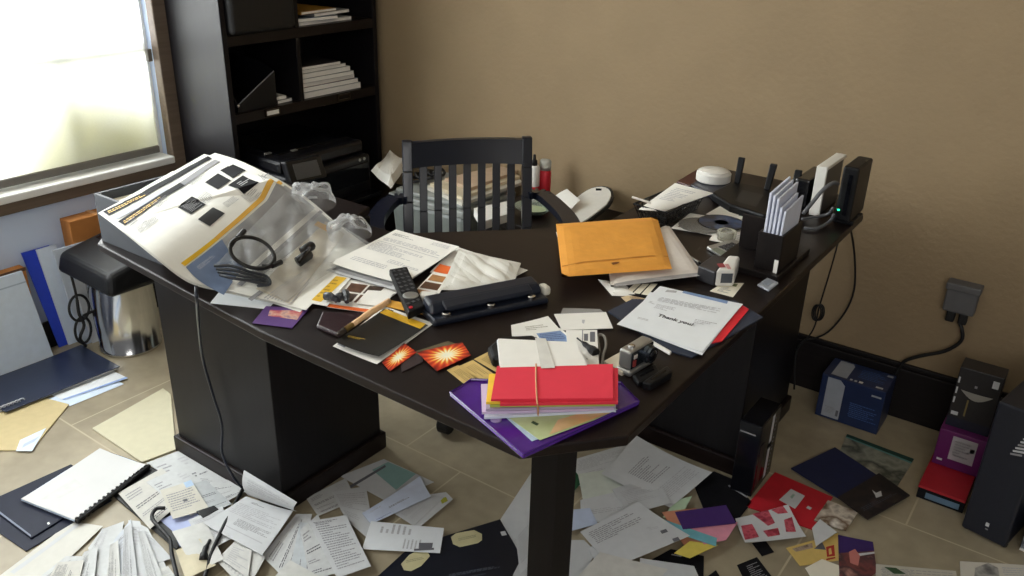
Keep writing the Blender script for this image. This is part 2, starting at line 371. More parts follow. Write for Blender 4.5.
# ================================================================== BOOKCASE AND WHAT STANDS IN IT
BX, BY0, BY1 = -2.57, 1.885, 2.64
bk = thing('bookcase', 'tall espresso wood bookcase between the window and the tan wall', 'bookcase', (-2.73, 2.26, 0))
for y in (BY0, BY1-.022):
    mb = MB(); mb.box((WX+.004, y, 0), (BX, y+.022, 2.2), DWZ); mb.build('side_panel', parent=bk, bev=.002)
mb = MB(); mb.box((WX+.004, BY0+.022, 0), (WX+.014, BY1-.022, 2.2), DWZ); mb.build('back_panel', parent=bk)
for z0, z1 in ((1.008, 1.045), (.735, .772), (.322, .36), (1.4, 1.43), (2.17, 2.2)):
    mb = MB(); mb.box((WX+.014, BY0+.022, z0), (BX-.002, BY1-.022, z1), DWY); mb.build('shelf', parent=bk, bev=.002)
for z0, z1 in ((.772, 1.008), (1.045, 1.4)):
    mb = MB(); mb.box((WX+.014, 2.212, z0), (BX-.003, 2.232, z1), DWZ); mb.build('divider', parent=bk, bev=.002)
bc = mb = MB(); mb.box((BX-.002, BY0+.001, 0), (-2.33, BY1-.001, .36), DWY); mb.build('base_cabinet', parent=bk, bev=.004)
BRZ = mat('bronze metal', (74, 66, 58), .35, .1, metal=.8)
def holder(y, m):
    mb = MB()
    for a, b in (((y-.034, .742), (y+.034, .747)), ((y-.034, .763), (y+.034, .768)), ((y-.034, .742), (y-.029, .768)), ((y+.029, .742), (y+.034, .768))):
        mb.box((BX-.003, a[0], a[1]), (BX+.004, b[0], b[1]), BRZ)
    h = mb.build('label_holder', parent=bk)
    if m: mb = MB(); mb.box((BX-.003, y-.028, .747), (BX+.003, y+.028, .764), m); mb.build('label_card', parent=h)
holder(PX(344, 99, BX).y, None); holder(PX(273, 117, BX).y, PW)
# black media case on the upper shelf
mb = MB(); mb.box((-2.86, 1.912, 1.0455), (-2.545, 2.2, 1.23), BRUB); cs = mb.build('storage_bin', bev=.02, label='black fabric storage bin on the upper shelf of the bookcase', cat='bin', seg=4)
mb = MB(); mb.box((-2.865, 1.908, 1.2), (-2.54, 2.204, 1.245), BRUB); mb.build('lid', parent=cs, bev=.012)
# loose magazines on the upper shelf
MG = [mat('magazine cover '+n, c, .35, .1, 25) for n, c in (('ochre', (176, 130, 52)), ('slate', (70, 84, 104)), ('pale', (205, 205, 200)), ('grey', (120, 120, 120)), ('dark', (52, 48, 50)), ('rust', (150, 92, 60)))]
def mag(lab, x0, y0, x1, y1, z, th, cov, rot=0, group=None, pages=PW):
    cx, cy = (x0+x1)/2, (y0+y1)/2; M = Matrix.Translation((cx, cy, 0)) @ Matrix.Rotation(rot, 4, 'Z') @ Matrix.Translation((-cx, -cy, 0))
    t = thing('magazine', lab, 'magazine', (cx, cy, z), group)
    mb = MB(); mb.box((x0, y0, z+.0008), (x1-.001, y1-.001, z+th-.0008), pages, M); mb.build('pages', parent=t)
    mb = MB(); mb.box((x0-.0005, y0, z+th-.0008), (x1, y1, z+th), cov, M); mb.box((x0-.0005, y0, z), (x1, y1, z+.0008), cov, M); mb.box((x0-.0005, y0-.0005, z), (x1, y0, z+th), cov, M)
    mb.build('cover', parent=t); return t
mag('white booklet at the bottom of the upper shelf pile', -2.84, 2.25, -2.6, 2.53, 1.0455, .012, MG[2], .03)
mag('slate blue booklet second from the bottom on the upper shelf', -2.83, 2.245, -2.59, 2.45, 1.058, .013, MG[1], -.08)
mag('grey magazine spread on top right of the upper shelf pile', -2.83, 2.32, -2.61, 2.53, 1.0715, .012, MG[3], .12)
mag('ochre covered magazine on top of the upper shelf pile', -2.83, 2.262, -2.61, 2.46, 1.084, .01, MG[0], .1)
z = .773
for i, (th, y1, c, lab) in enumerate(((.022, 2.555, 2, 'thick white book lowest in the magazine stack on the middle shelf'), (.018, 2.545, 1, 'blue white magazine second from the bottom of the middle shelf stack'),
        (.016, 2.53, 5, 'rust covered magazine third from the bottom of the middle shelf stack'), (.017, 2.52, 3, 'grey spined magazine in the middle of the middle shelf stack'),
        (.018, 2.505, 2, 'white magazine third from the top of the middle shelf stack'), (.014, 2.485, 4, 'dark topped magazine second from the top of the middle shelf stack'), (.012, 2.45, 4, 'dark covered magazine on top of the middle shelf stack'))):
    mag(lab, -2.83, 2.252, -2.592-.004*(i % 3), y1, z, th, MG[c], random.uniform(-.02, .02)); z += th+.0006
# slanted file holder and booklets in the lower left bay
t = thing('magazine_file', 'black slanted magazine file on the middle shelf beside the booklets', 'file holder', (-2.7, 2.0, .772))
def wedge(y, th):
    mb = MB(); pr = [(-2.84, .773), (-2.585, .773), (-2.585, .80), (-2.62, .93), (-2.84, .94)]
    n = len(pr); mb.add([(p[0], y, p[1]) for p in pr]+[(p[0], y+th, p[1]) for p in pr], [list(range(n))[::-1], list(range(n, 2*n))]+[[i, (i+1) % n, n+(i+1) % n, n+i] for i in range(n)], BP); return mb
mb = MB(); yA, yB = PX(238, 115, -2.585).y, PX(277, 110, -2.585).y
for y in (yA, yB):
    mb = MB(); pr = [(-2.84, .773), (-2.585, .773), (-2.585, .80 if y == yA else .9), (-2.66, .93), (-2.84, .94)]
    n = 5; mb.add([(p[0], y, p[1]) for p in pr]+[(p[0], y+.004, p[1]) for p in pr], [list(range(n))[::-1], list(range(n, 2*n))]+[[i, (i+1) % n, n+(i+1) % n, n+i] for i in range(n)], BP); mb.build('side', parent=t)
mb = MB(); mb.add([(-2.585, yA, .773), (-2.585, yB, .773), (-2.585, yB, .90), (-2.585, yA, .80), (-2.589, yA, .773), (-2.589, yB, .773), (-2.589, yB, .9), (-2.589, yA, .8)], [[0, 1, 2, 3], [7, 6, 5, 4], [0, 4, 5, 1], [1, 5, 6, 2], [2, 6, 7, 3], [3, 7, 4, 0]], BP); mb.build('front', parent=t)
mb = MB(); mb.tube([(-2.584, yA, .80), (-2.584, yB, .90)], .002, GRP, smooth=0); mb.build('rim', parent=t)
mb = MB(); mb.lathe([(.006, 0), (.006, .006), (.003, .008)], (-2.584, yA+.002, .80), CHR, 12, Matrix.Rotation(R(90), 3, 'Y')); mb.build('pin', parent=t)
mag('grey booklet leaning low beside the slanted magazine file', -2.8, yB+.012, -2.6, yB+.085, .773, .012, MG[3], .06)
mag('white booklet on the grey booklet beside the slanted magazine file', -2.8, yB+.014, -2.605, yB+.075, .786, .012, MG[2], -.1)
# printer in the bottom bay
pt = thing('printer', 'black inkjet printer with a tilted touch screen under the bookcase shelf', 'printer', (-2.6, 2.2, .36))
PBK = mat('printer black', (11, 12, 18), .38, .1); PGL = mat('printer screen glass', (84, 86, 90), .3, .03)
mb = MB(); mb.box((-2.86, 1.965, .3605), (-2.4, 2.40, .56), PBK); mb.build('body', parent=pt, bev=.012)
mb = MB(); mb.box((-2.85, 1.97, .56), (-2.43, 2.395, .612), PBK); ld = mb.build('scanner_lid', parent=pt, bev=.014)
mb = MB(); mb.box((-2.8, 2.02, .6125), (-2.5, 2.38, .618), BPG); mb.build('lid_inset', parent=ld)
q = [PX(285, 162, -2.37), PX(321, 155, -2.37), PX(328, 177, -2.345), PX(292, 185, -2.345)]
mb = MB(); mb.hexa([a-Vector((.03, 0, .004)) for a in q], q, PBK); sc = mb.build('control_panel', parent=pt, bev=.006)
c = sum(q, Vector())/4; mb = MB(); mb.hexa([c+(a-c)*.68 for a in q], [c+(a-c)*.66+Vector((.0015, 0, .0005)) for a in q], PGL); mb.build('touch_screen', parent=sc)
mb = MB(); mb.box((-2.4, 2.0, .4), (-2.34, 2.4, .415), BPG); mb.build('paper_tray', parent=pt, bev=.003)
mb = MB(); mb.box((-2.4, 1.99, .455), (-2.392, 2.38, .53), BPG); mb.build('output_slot', parent=pt)
for yy in (2.34, 2.365):
    mb = MB(); mb.lathe([(.006, 0), (.006, .004), (.002, .005)], (-2.402, yy, .545), SILV, 12, Matrix.Rotation(R(90), 3, 'Y')); mb.build('button', parent=pt)
for a in ((268, 153), (294, 150)):
    mb = MB(); p = P(*a, .62); mb.box((p.x-.008, p.y-.012, .617), (p.x+.008, p.y+.012, .621), SILV); mb.build('logo_badge', parent=pt)
# ================================================================== CHAIR
CBK = mat('black satin chair lacquer', (11, 16, 30), .3, .06, coat=.2)
CC = Vector((-1.47, 1.89, 0)); CF = Vector((.707, -.707, 0)); CR = Vector((.707, .707, 0)); CU = Vector((0, 0, 1))
ch = thing('desk_chair', 'black wooden swivel armchair with slatted back behind the desk', 'chair', tuple(CC))
def cp(f, r, u): return CC+CF*f+CR*r+CU*u
seat_o = []
for i in range(28):
    a = 2*math.pi*i/28; s = .235
    seat_o.append((max(-.2, min(.24, .25*math.cos(a)*1.15)), max(-.22, min(.22, s*1.15*math.sin(a)))))
mb = MB(); mb.prism([cp(f, r, 0).to_2d() for f, r in seat_o], .41, .45, CBK); mb.build('seat', parent=ch, bev=.012)
top_l, top_r = P(407, 140.5, .80), P(527, 136.5, .795)
def backp(r, u): # back plane, leaning: r -1..1, u 0..1 from seat to top, bowed away from the desk
    lo = lerp(cp(-.17, -.19, .44), cp(-.17, .19, .44), (r+1)/2); hi = lerp(top_l, top_r, (r+1)/2)
    return lerp(lo, hi, u)-CF*(.03*(1-r*r))
for s in (-1, 1):
    mb = MB(); pts = [backp(s, u) for u in (0, .25, .5, .75, 1)]
    for a, b in zip(pts, pts[1:]):
        w = [CR*.016*i+CF*.013*j for i, j in ((-1, -1), (1, -1), (1, 1), (-1, 1))]; mb.hexa([a+k for k in w], [b+k for k in w], CBK)
    mb.build('back_post', parent=ch, bev=.003)
mb = MB(); mb.grid(lambda u, v: backp(-.93+1.86*u, .775+.205*v)+CF*.012, 14, 2, CBK)
o = len(mb.v); V = [p-CF*.026 for p in mb.v]; mb.add(V, [[q for q in f[::-1]] for f in [[a-0 for a in f] for f in mb.f[:28]]], CBK)
rim = [i for i in range(15)]+[15+14, 44]+[44-i for i in range(1, 15)]+[15]
mb.add([mb.v[i] for i in rim]+[mb.v[i]-CF*.026 for i in rim], [[i, (i+1) % len(rim), len(rim)+(i+1) % len(rim), len(rim)+i] for i in range(len(rim))], CBK)
mb.build('top_rail', parent=ch, smooth=True)
for i in range(7):
    r = -.74+1.48*i/6; mb = MB(); pts = [backp(r, u) for u in (0, .4, .79)]
    for a, b in zip(pts, pts[1:]):
        w = [CR*.0125*k+CF*.006*j for k, j in ((-1, -1), (1, -1), (1, 1), (-1, 1))]; mb.hexa([a+k for k in w], [b+k for k in w], CBK)
    mb.build('slat', parent=ch, bev=.002)
for s in (-1, 1):
    mb = MB(); st = backp(s, .52); pth = [st, st+CR*s*.05-CF*.0+CU*-.005, cp(-.1, s*.285, .615), cp(.02, s*.29, .61), cp(.12, s*.27, .605)]
    cc = catmull([Vector(p) for p in pth], 5)
    for a, b in zip(cc, cc[1:]):
        d = (b-a).normalized(); n = d.cross(CU).normalized()
        w = [n*.026*k+CU*.011*j for k, j in ((-1, -1), (1, -1), (1, 1), (-1, 1))]; mb.hexa([a+k for k in w], [b+k for k in w], CBK)
    ar = mb.build('armrest', parent=ch)
    mb = MB(); mb.tube([cp(.08, s*.275, .6), cp(.06, s*.235, .45), cp(.05, s*.2, .43)], .014, CBK); mb.build('arm_support', parent=ch, smooth=True)
mb = MB(); mb.lathe([(.05, .41), (.05, .39), (.025, .385), (.025, .1), (.035, .095), (.035, .07)], CC, BP, 20); mb.build('column', parent=ch, smooth=True)
cast = P(446, 424, .03); a0 = math.atan2(cast.y-CC.y, cast.x-CC.x); rad = min(.27, math.hypot(cast.x-CC.x, cast.y-CC.y))
for i in range(5):
    a = a0+2*math.pi*i/5; d = Vector((math.cos(a), math.sin(a), 0)); e = CC+d*rad; n = Vector((-d.y, d.x, 0))
    mb = MB(); mb.hexa([CC+d*.02-n*.022+CU*.075, CC+d*.02+n*.022+CU*.075, e+n*.014+CU*.06, e-n*.014+CU*.06], [CC+d*.02-n*.022+CU*.1, CC+d*.02+n*.022+CU*.1, e+n*.014+CU*.08, e-n*.014+CU*.08], CBK); b = mb.build('base_arm', parent=ch, bev=.004)
    mb = MB(); M = Matrix(((n.x, d.x, 0), (n.y, d.y, 0), (0, 0, 1))) @ Matrix.Rotation(R(90), 3, 'Y')
    mb.lathe([(.026, -.02), (.03, -.016), (.03, .016), (.026, .02)], e+CU*.031, BRUB, 18, M); mb.build('caster', parent=b, smooth=False)
# ================================================================== BEHIND THE CHAIR
TUB = mat('translucent grey storage plastic', (122, 128, 126), .35, .04); TUBL = mat('pale grey lid plastic', (142, 146, 143), .35, .03)  # tub and lid greys darkened to hold the shade behind the chair
def tub(lab, x0, y0, x1, y1, z0, z1):
    t = thing('storage_tub', lab, 'storage tub', ((x0+x1)/2, (y0+y1)/2, z0), 'stacked storage tubs')
    i = .018; mb = MB(); mb.hexa([Vector(p) for p in ((x0+i, y0+i, z0), (x1-i, y0+i, z0), (x1-i, y1-i, z0), (x0+i, y1-i, z0))], [Vector(p) for p in ((x0+.006, y0+.006, z1-.045), (x1-.006, y0+.006, z1-.045), (x1-.006, y1-.006, z1-.045), (x0+.006, y1-.006, z1-.045))], TUB); mb.build('body', parent=t, bev=.015)
    mb = MB(); mb.box((x0, y0, z1-.045), (x1, y1, z1-.018), TUBL); mb.box((x0+.02, y0+.02, z1-.018), (x1-.02, y1-.02, z1), TUBL); mb.build('lid', parent=t, bev=.006)
tx0, ty0, tx1, ty1 = -2.19, 2.275, -1.82, 2.6
tub('lower grey storage tub on the floor behind the desk chair', tx0, ty0, tx1, ty1, 0, .245); tub('upper grey storage tub with papers on its lid behind the desk chair', tx0, ty0, tx1, ty1, .246, .49)
zz = .4905
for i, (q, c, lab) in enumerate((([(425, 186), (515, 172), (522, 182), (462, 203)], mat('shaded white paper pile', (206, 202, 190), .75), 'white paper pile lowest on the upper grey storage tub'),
        ([(430, 183), (500, 166), (520, 176), (462, 197)], mat('shaded cream paper pile', (204, 192, 166), .75), 'cream paper pile in the middle on the upper grey storage tub'),
        ([(445, 178), (505, 164), (518, 170), (470, 188)], mat('pinkish paper', (196, 172, 148), .75), 'pinkish paper pile on top of the upper grey storage tub'))):  # white and cream piles darkened to hold the shade there
    flat('paper_pile', lab, 'paper', q, zz, .012, c); zz += .0125
mb = MB()
for i in range(4):
    c = P(418+i*6, 180-(i % 2)*2, .50); mb.tube([c+Vector((.035*math.cos(a*.785), .03*math.sin(a*.785), .006*(a % 3)+.006*i)) for a in range(8)], .006, BRUB, 6, True, 3)
mb.build('cable_bundle', label='coiled black cables on the upper grey storage tub', cat='cable')
crumple('crumpled_paper', 'crumpled white papers heaped between the printer and the chair', 'paper', [(371, 173), (390, 154), (409, 164), (391, 191)], .4925, .05, PW, 8, 7, fr=4)
t = thing('side_table', 'low black side table against the tan wall right of the chair', 'table', (-1.42, 2.46, 0))
mb = MB(); mb.box((-1.79, 2.3, .44), (-1.05, 2.655, .47), DW); mb.build('table_top', parent=t, bev=.004)
for x in (-1.77, -1.11):
    for y in (2.32, 2.6): mb = MB(); mb.box((x, y, 0), (x+.04, y+.04, .44), DWZ); mb.build('leg', parent=t)
RED = mat('red can paint', (196, 32, 48), .35, .05)
def can(name, lab, c, r, h, body, cap, caph, group=None, band=None, label=None):
    t = thing(name, lab, 'can', tuple(c)); z = 0
    mb = MB(); mb.lathe([(r*.95, 0), (r, .004), (r, h*.88), (r*.8, h*.95), (r*.72, h*.96)], c, body, 28)
    if band: mb.lathe([(r+.0006, h*band[0]), (r+.0006, h*band[1])], c, band[2], 28)
    mb.build('body', parent=t, smooth=True)
    mb = MB(); mb.lathe(caph, c+Vector((0, 0, h*.95)), cap, 24); mb.build('cap', parent=t, smooth=True)
CAPC = glassy('clear cap plastic', (205, 210, 205), .15, .45)
c = P(544, 200, .47); can('aerosol_can', 'red aerosol can with a clear cap by the tan wall', c, .023, .125, RED, CAPC, [(.021, 0), (.022, .03), (.019, .037), (.004, .04)])
c = P(533, 201, .47); can('spray_bottle', 'white spray can with a black nozzle beside the red can', c, .022, .145, WPL, BP, [(.012, 0), (.011, .02), (.006, .022), (.005, .04), (.003, .042)], band=(.3, .42, RED))
# white lap board with black rim leaning on wall, paper across it
LB = [(560, 216), (570, 205), (582, 194.5), (592, 189), (602, 187.5), (609, 190), (611.5, 196), (607, 205), (597, 213), (586, 221), (574, 227), (564, 226)]
q = [PY(x, y, 2.648-(y-187)/40*.295) for x, y in LB]
t = thing('lap_board', 'white lap board with a rounded black rim leaning on the tan wall', 'board', tuple(sum(q, Vector())/4))
c = sum(q, Vector())/12; n = (q[3]-q[0]).cross(q[9]-q[0]).normalized(); n = -n if n.y > 0 else n; pts = catmull(q, 2, True)[:20] if False else catmull(q, 2, True)
def ring(k, o1, o2, m, nm):
    N = len(pts); mb = MB(); mb.add([c+(p-c)*k+n*o1 for p in pts]+[c+(p-c)*k+n*o2 for p in pts], [list(range(N)), list(range(N, 2*N))[::-1]]+[[i, (i+1) % N, N+(i+1) % N, N+i] for i in range(N)], m); return mb.build(nm, parent=t)
ring(1.09, 0, -.01, BRUB, 'rim'); ring(.99, .004, -.004, WPL, 'board_face')
e = lerp(q[4], c, .22); mb = MB(); mb.add([e+n*.0055+Vector((dx, 0, dz)) for dx, dz in ((-.012, -.008), (.012, -.004), (.012, .008), (-.012, .004))], [[0, 1, 2, 3]], BLK); mb.build('maker_label', parent=t)
q = [PY(551, 199, 2.49), PY(567, 189, 2.54), PY(580, 200, 2.485), PY(564, 219, 2.40)]
mb = MB(); mb.grid(lambda u, v: lerp(lerp(q[0], q[1], u), lerp(q[3], q[2], u), v)+Vector((0, 0, .004*math.sin(3*u))), 6, 6, PW, .001); mb.build('paper_sheet', label='folded white paper leaning against the white lap board', cat='paper')
c = P(534, 214, .4705); t = thing('glass_dish', 'shallow clear glass dish at the right arm of the chair', 'dish', tuple(c))
GD = glassy('greenish glass', (190, 205, 190), .05, .3)
mb = MB(); mb.lathe([(.02, 0), (.05, .012), (.07, .03), (.072, .032), (.068, .031), (.048, .016), (.018, .004)], c, GD, 28); mb.build('bowl', parent=t, smooth=True)
mb = MB(); mb.lathe([(.044, .014), (.042, .018)], c, mat('green dish pattern', (170, 185, 150), .5), 24); mb.build('dish_pattern', parent=t)
flat('paper_pile', 'white papers stacked on the low black side table behind the chair', 'paper', [(474, 208), (508, 201), (514, 212), (482, 222)], .4705, .03, PW)
# ================================================================== WALL OUTLET
t = thing('outlet_cover', 'grey weatherproof outlet cover box on the tan wall', 'outlet', (-.247, WY, .44))
q0, q1, q2, q3 = PY(948, 284, WY-.045), PY(977, 289, WY-.045), PY(973, 317, WY-.045), PY(945, 312, WY-.045)
OUT = mat('grey outlet plastic', (92, 92, 94), .5, .05)
xa, xb, za, zb = min(q0.x, q3.x), max(q1.x, q2.x), (q2.z+q3.z)/2, (q0.z+q1.z)/2
mb = MB(); mb.box((xa, WY-.045, za), (xb, WY, zb), OUT); mb.build('box', parent=t, bev=.006)
mb = MB(); mb.box((xa-.004, WY-.05, zb-.018), (xb+.004, WY, zb+.004), OUT); mb.build('hood', parent=t, bev=.004)
t = thing('plugged_cable', 'black power cord plugged into the grey wall outlet', 'cord', (-.25, WY-.03, .3))
for f in (.3, .7):
    mb = MB(); x = lerp(xa, xb, f); mb.box((x-.012, WY-.036, za-.035), (x+.012, WY-.01, za), BRUB); mb.build('plug', parent=t, bev=.004)
mb = MB(); mb.tube([(lerp(xa, xb, .6), WY-.025, za-.03), PY(962, 330, WY-.03), PY(961, 341, WY-.03), PY(945, 351, WY-.03), PY(920, 356, WY-.03), PY(905, 361, WY-.029), PY(900, 367, WY-.028), (-.376, WY-.028, .13), (-.40, WY-.028, .07), (-.44, WY-.028, .012)], .0055, BRUB); mb.build('cable', parent=t, smooth=True)
# ================================================================== DESK
dk = thing('desk', 'large espresso wood corner desk covered in papers', 'desk', (-1.0, 1.5, 0))
slab = [(-1.85, .953), (-1.2, .897), (-.6, .885), (-.489, 1.016), (-.492, 2.33), (-.62, 2.5), (-1.02, 2.5), (-1.0, 1.80), (-1.36, 1.44), (-1.52, 1.44), (-1.55, 1.54), (-2.02, 1.54), (-2.02, 1.13)]
mb = MB(); mb.prism(slab, .731, TOP, DW); mb.build('desk_top', parent=dk, bev=.003)
for nm, (x0, y0, x1, y1) in dict(left=(-1.985, 1.155, -1.535, 1.525), right=(-.95, 2.05, -.642, 2.48)).items():
    mb = MB(); mb.box((x0, y0, .055), (x1, y1, .731), DWZ); pd = mb.build('pedestal', parent=dk, bev=.003)
    mb = MB(); mb.box((x0-.012, y0-.012, 0), (x1+.012, y1+.012, .055), DW); mb.build('plinth', parent=pd, bev=.004)
n0, l0, r0 = P(558, 457, .72), P(531, 459, .72), P(578, 452, .72)
b0 = l0+r0-n0
mb = MB(); mb.prism([p.to_2d() for p in (n0, r0, b0, l0)], .0, .731, DWZ); mb.build('leg', parent=dk, bev=.002)
# ================================================================== ON THE DESK
Z = TOP+.0003
# open grey file box at the desk's left end
GBX = mat('grey box board', (66, 70, 78), .6, .05)
t = thing('file_box', 'open grey file box under the newspaper at the left end of the desk', 'box', (-1.69, 1.12, TOP))
for a, b in (((-1.855, .968, Z), (-1.62, .976, .866)), ((-1.855, 1.27, Z), (-1.62, 1.278, .866)), ((-1.855, .976, Z), (-1.847, 1.27, .866)), ((-1.628, .976, Z), (-1.62, 1.27, .866))):
    mb = MB(); mb.box(a, b, GBX); mb.build('side', parent=t, bev=.001)
mb = MB(); mb.box((-1.847, .976, Z), (-1.628, 1.27, Z+.006), GBX); mb.build('base', parent=t)
mb = MB(); mb.box((-1.844, .981, .757), (-1.631, 1.265, .846), PC); decals(mb, lambda u, v: Vector((lerp(-1.844, -1.631, v), lerp(.981, 1.265, u), .846)), [('t', .35, .05, .9, .2, 2)]); mb.build('document', label='cream document stack lying in the open grey file box', cat='paper')
# newspaper draped over the box
def curve(pts):
    c = catmull([Vector(p) for p in pts], 12)
    def f(t):
        x = t*(len(c)-1); i = max(0, min(int(x), len(c)-2)); return lerp(c[i], c[i+1], x-i)
    return f
def over_box(p, lift):
    d = math.hypot(max(0, -1.858-p.x, p.x+1.617), max(0, .965-p.y, p.y-1.281)); t = .8725+lift-d*.85-d*d*1.2
    if t > p.z: p.z = t
    return p
def drape(bot, topc, lift=0):
    fb, ft = curve(bot), curve(topc)
    def f(u, v):
        a = lerp(fb(u), ft(u), v); return over_box(P(a.x, a.y, a.z), lift)
    return f
NB = [(98, 213, .871), (127, 234, .871), (153, 254, .862), (186, 279, .815), (221, 289, .784), (267, 300, .762), (306, 310, .757)]
NT = [(215, 153, .872), (238, 160, .871), (262, 171, .867), (285, 183, .845), (310, 200, .803), (338, 224, .768), (368, 246, .757)]
nf0 = drape(NB, NT)
nf = lambda u, v: nf0(u, v)+Vector((0, 0, .002*math.sin(9*v+2*u)*(1-u)*.5+.003*math.exp(-((v-.42)/.12)**2)*(1-u)))
t = thing('newspaper', 'open newspaper style catalogue draped over the grey file box', 'newspaper', tuple(P(200, 250, .76)))
nv = 14; NWS = mat('newsprint', (238, 238, 232), .7, .02)
mb = MB(); mb.grid(nf, 130, 90, NWS, .0008)
K = MATS['black card']; G1 = mat('grey print', (146, 146, 150), .7, .06); YD = K; LIL = mat('pale blue grey print', (196, 200, 214), .7, .04)
MET = photo('grey photo print', [(128, 132, 138), (168, 170, 172), (150, 150, 152)], 6)
D = [('q', [(103, 212), (142, 193), (147, 196), (109, 216)], YD), ('q', [(142, 193), (163, 181), (168, 184), (147, 196)], K), ('q', [(163, 181), (208, 156.5), (212, 159), (168, 184)], K),
     ('q', [(112, 217), (165, 188), (171, 191), (117, 220)], LIL), ('q', [(118, 222), (160, 195), (166, 197), (125, 226)], YD), ('q', [(160, 195), (180, 183), (185, 186), (166, 197)], K), ('q', [(180, 183), (215, 160), (220, 162), (185, 186)], G1),
     ('T', [(106, 212.3), (143, 194.5), (146, 196), (109, 214.5)], 1, YEL, .5), ('T', [(122, 222.3), (160, 197), (164, 198), (125, 224.5)], 1, YEL, .5), ('q', [(178, 208), (192, 197), (206, 205), (191, 215)], K), ('q', [(198, 220), (213, 208), (225, 214), (210, 227)], mat('dark grey print', (44, 45, 48), .6)), ('q', [(205, 183), (218, 174), (231, 181), (218, 190)], K), ('q', [(220, 171), (233, 165), (246, 171), (233, 179)], K), ('q', [(228, 186), (243, 176), (259, 183), (244, 195)], K),
     ('T', [(236, 184), (247, 178), (252, 181), (242, 187)], 2, PG), ('T', [(181, 207), (193, 200), (203, 205), (192, 213)], 5, G1),
     ('q', [(181, 264), (214, 239), (218, 241), (185, 267)], YEL), ('q', [(214, 239), (279, 181), (283, 184), (218, 241)], mat('amber print', (222, 172, 72), .6)),
     ('q', [(186, 268), (222, 240), (258, 247), (224, 296)], mat('blue grey print', (108, 126, 158), .5, .1)), ('q', [(222, 240), (285, 186), (330, 222), (258, 280)], MET), ('T', [(196, 268), (212, 256), (216, 258), (200, 271)], 4, LIL),
     ('q', [(232, 282), (316, 208), (320, 211), (237, 285)], PW), ('q', [(237, 285), (320, 211), (323, 213), (242, 287)], G1), ('q', [(248, 300), (288, 270), (291, 272), (252, 302)], G1),
     ('q', [(256, 290), (326, 222), (345, 235), (290, 305)], mat('warm newsprint', (214, 206, 188), .6, .05)), ('q', [(318, 222), (334, 230), (330, 234), (314, 226)], mat('amber print', (222, 172, 72))),
     ('T', [(152, 205), (166, 196), (172, 200), (158, 209)], 4, G1), ('T', [(186, 183), (202, 173), (208, 176), (192, 187)], 5, G1), ('T', [(142, 224), (154, 216), (160, 220), (148, 228)], 4, G1), ('T', [(126, 223), (134, 218), (140, 221), (131, 228)], 2, G1), ('T', [(136, 229), (146, 222), (152, 226), (140, 235)], 5, G1),
     ('T', [(205, 192), (214, 198), (205, 206), (196, 200)], 5, G1), ('T', [(240, 197), (252, 188), (264, 194), (250, 204)], 5, G1), ('T', [(222, 205), (234, 197), (240, 200), (228, 209)], 3, G1), ('T', [(258, 176), (268, 172), (276, 178), (264, 184)], 4, G1), ('T', [(262, 300), (300, 272), (312, 282), (292, 305)], 6)]
decals(mb, nf, D, 24, .0012); mb.build('top_spread', parent=t, smooth=False)
lo = drape([(100, 214, .8675), (128, 236, .866), (154, 257, .857), (188, 282, .808), (224, 292, .777), (268, 302, .757), (300, 312, .754)], [(204, 154, .869), (232, 161, .868), (258, 171, .863), (298, 196, .808), (333, 224, .764), (364, 248, .7535)], -.0015)
mb = MB(); mb.grid(lo, 90, 56, NWS, .0006); mb.build('under_page', parent=t)
# white envelope and purple flyer poking out below the newspaper
sheet('envelope', 'white envelope sticking out from under the newspaper at the desk edge', 'envelope', [(219, 292), (276, 300), (268, 309), (210, 303)], Z, PW2)
sheet('flyer', 'purple flyer with a pink figure at the front desk edge', 'flyer', [(266, 306), (309, 309), (292, 328), (252, 323)], Z+.0015, mat('purple print', (88, 52, 122), .4, .06),
      [('q', [(270, 310), (303, 311), (297, 320), (268, 316)], photo('pink figure photo', [(88, 52, 122), (210, 170, 150), (190, 80, 90), (88, 52, 122)], 30))])
# clear bag with cables
BAG = glassy('clear plastic bag', (246, 248, 250), .12, .12)
nb = lambda px: (lambda u, v: nf(*inv(nf, *px(u, v))).z+.003)
def lay(px4, base_extra=0):
    def g(u, v): return (px4[0][0]*(1-u)*(1-v)+px4[1][0]*u*(1-v)+px4[2][0]*u*v+px4[3][0]*(1-u)*v, px4[0][1]*(1-u)*(1-v)+px4[1][1]*u*(1-v)+px4[2][1]*u*v+px4[3][1]*(1-u)*v)
    return g
def on_news(x, y, h=0):
    u, v = inv(nf, x, y); u = min(1, max(0, u)); v = min(1, max(0, v)); p = nf(u, v); return P(x, y, p.z+h)
bq = [(216, 264), (286, 192), (372, 244), (286, 301)]
def bag_f(u, v, hh=.016, sd=4):
    g = lay(bq)(u, v); rnd = random.Random(sd); a = 0
    for _ in range(8):
        k = (rnd.uniform(-16, 16), rnd.uniform(-16, 16), rnd.uniform(0, 6)); a += abs(math.sin(k[0]*u+k[1]*v+k[2]))/8
    e = min(1, 5*min(u, 1-u, v, 1-v)+.2)
    return on_news(g[0], g[1], .003+hh*max(0, a*1.5-.3)*e)
mb = MB(); mb.grid(bag_f, 44, 44, BAG)
mb.build('plastic_bag', label='clear crumpled plastic bag of cables lying on the newspaper', cat='bag')
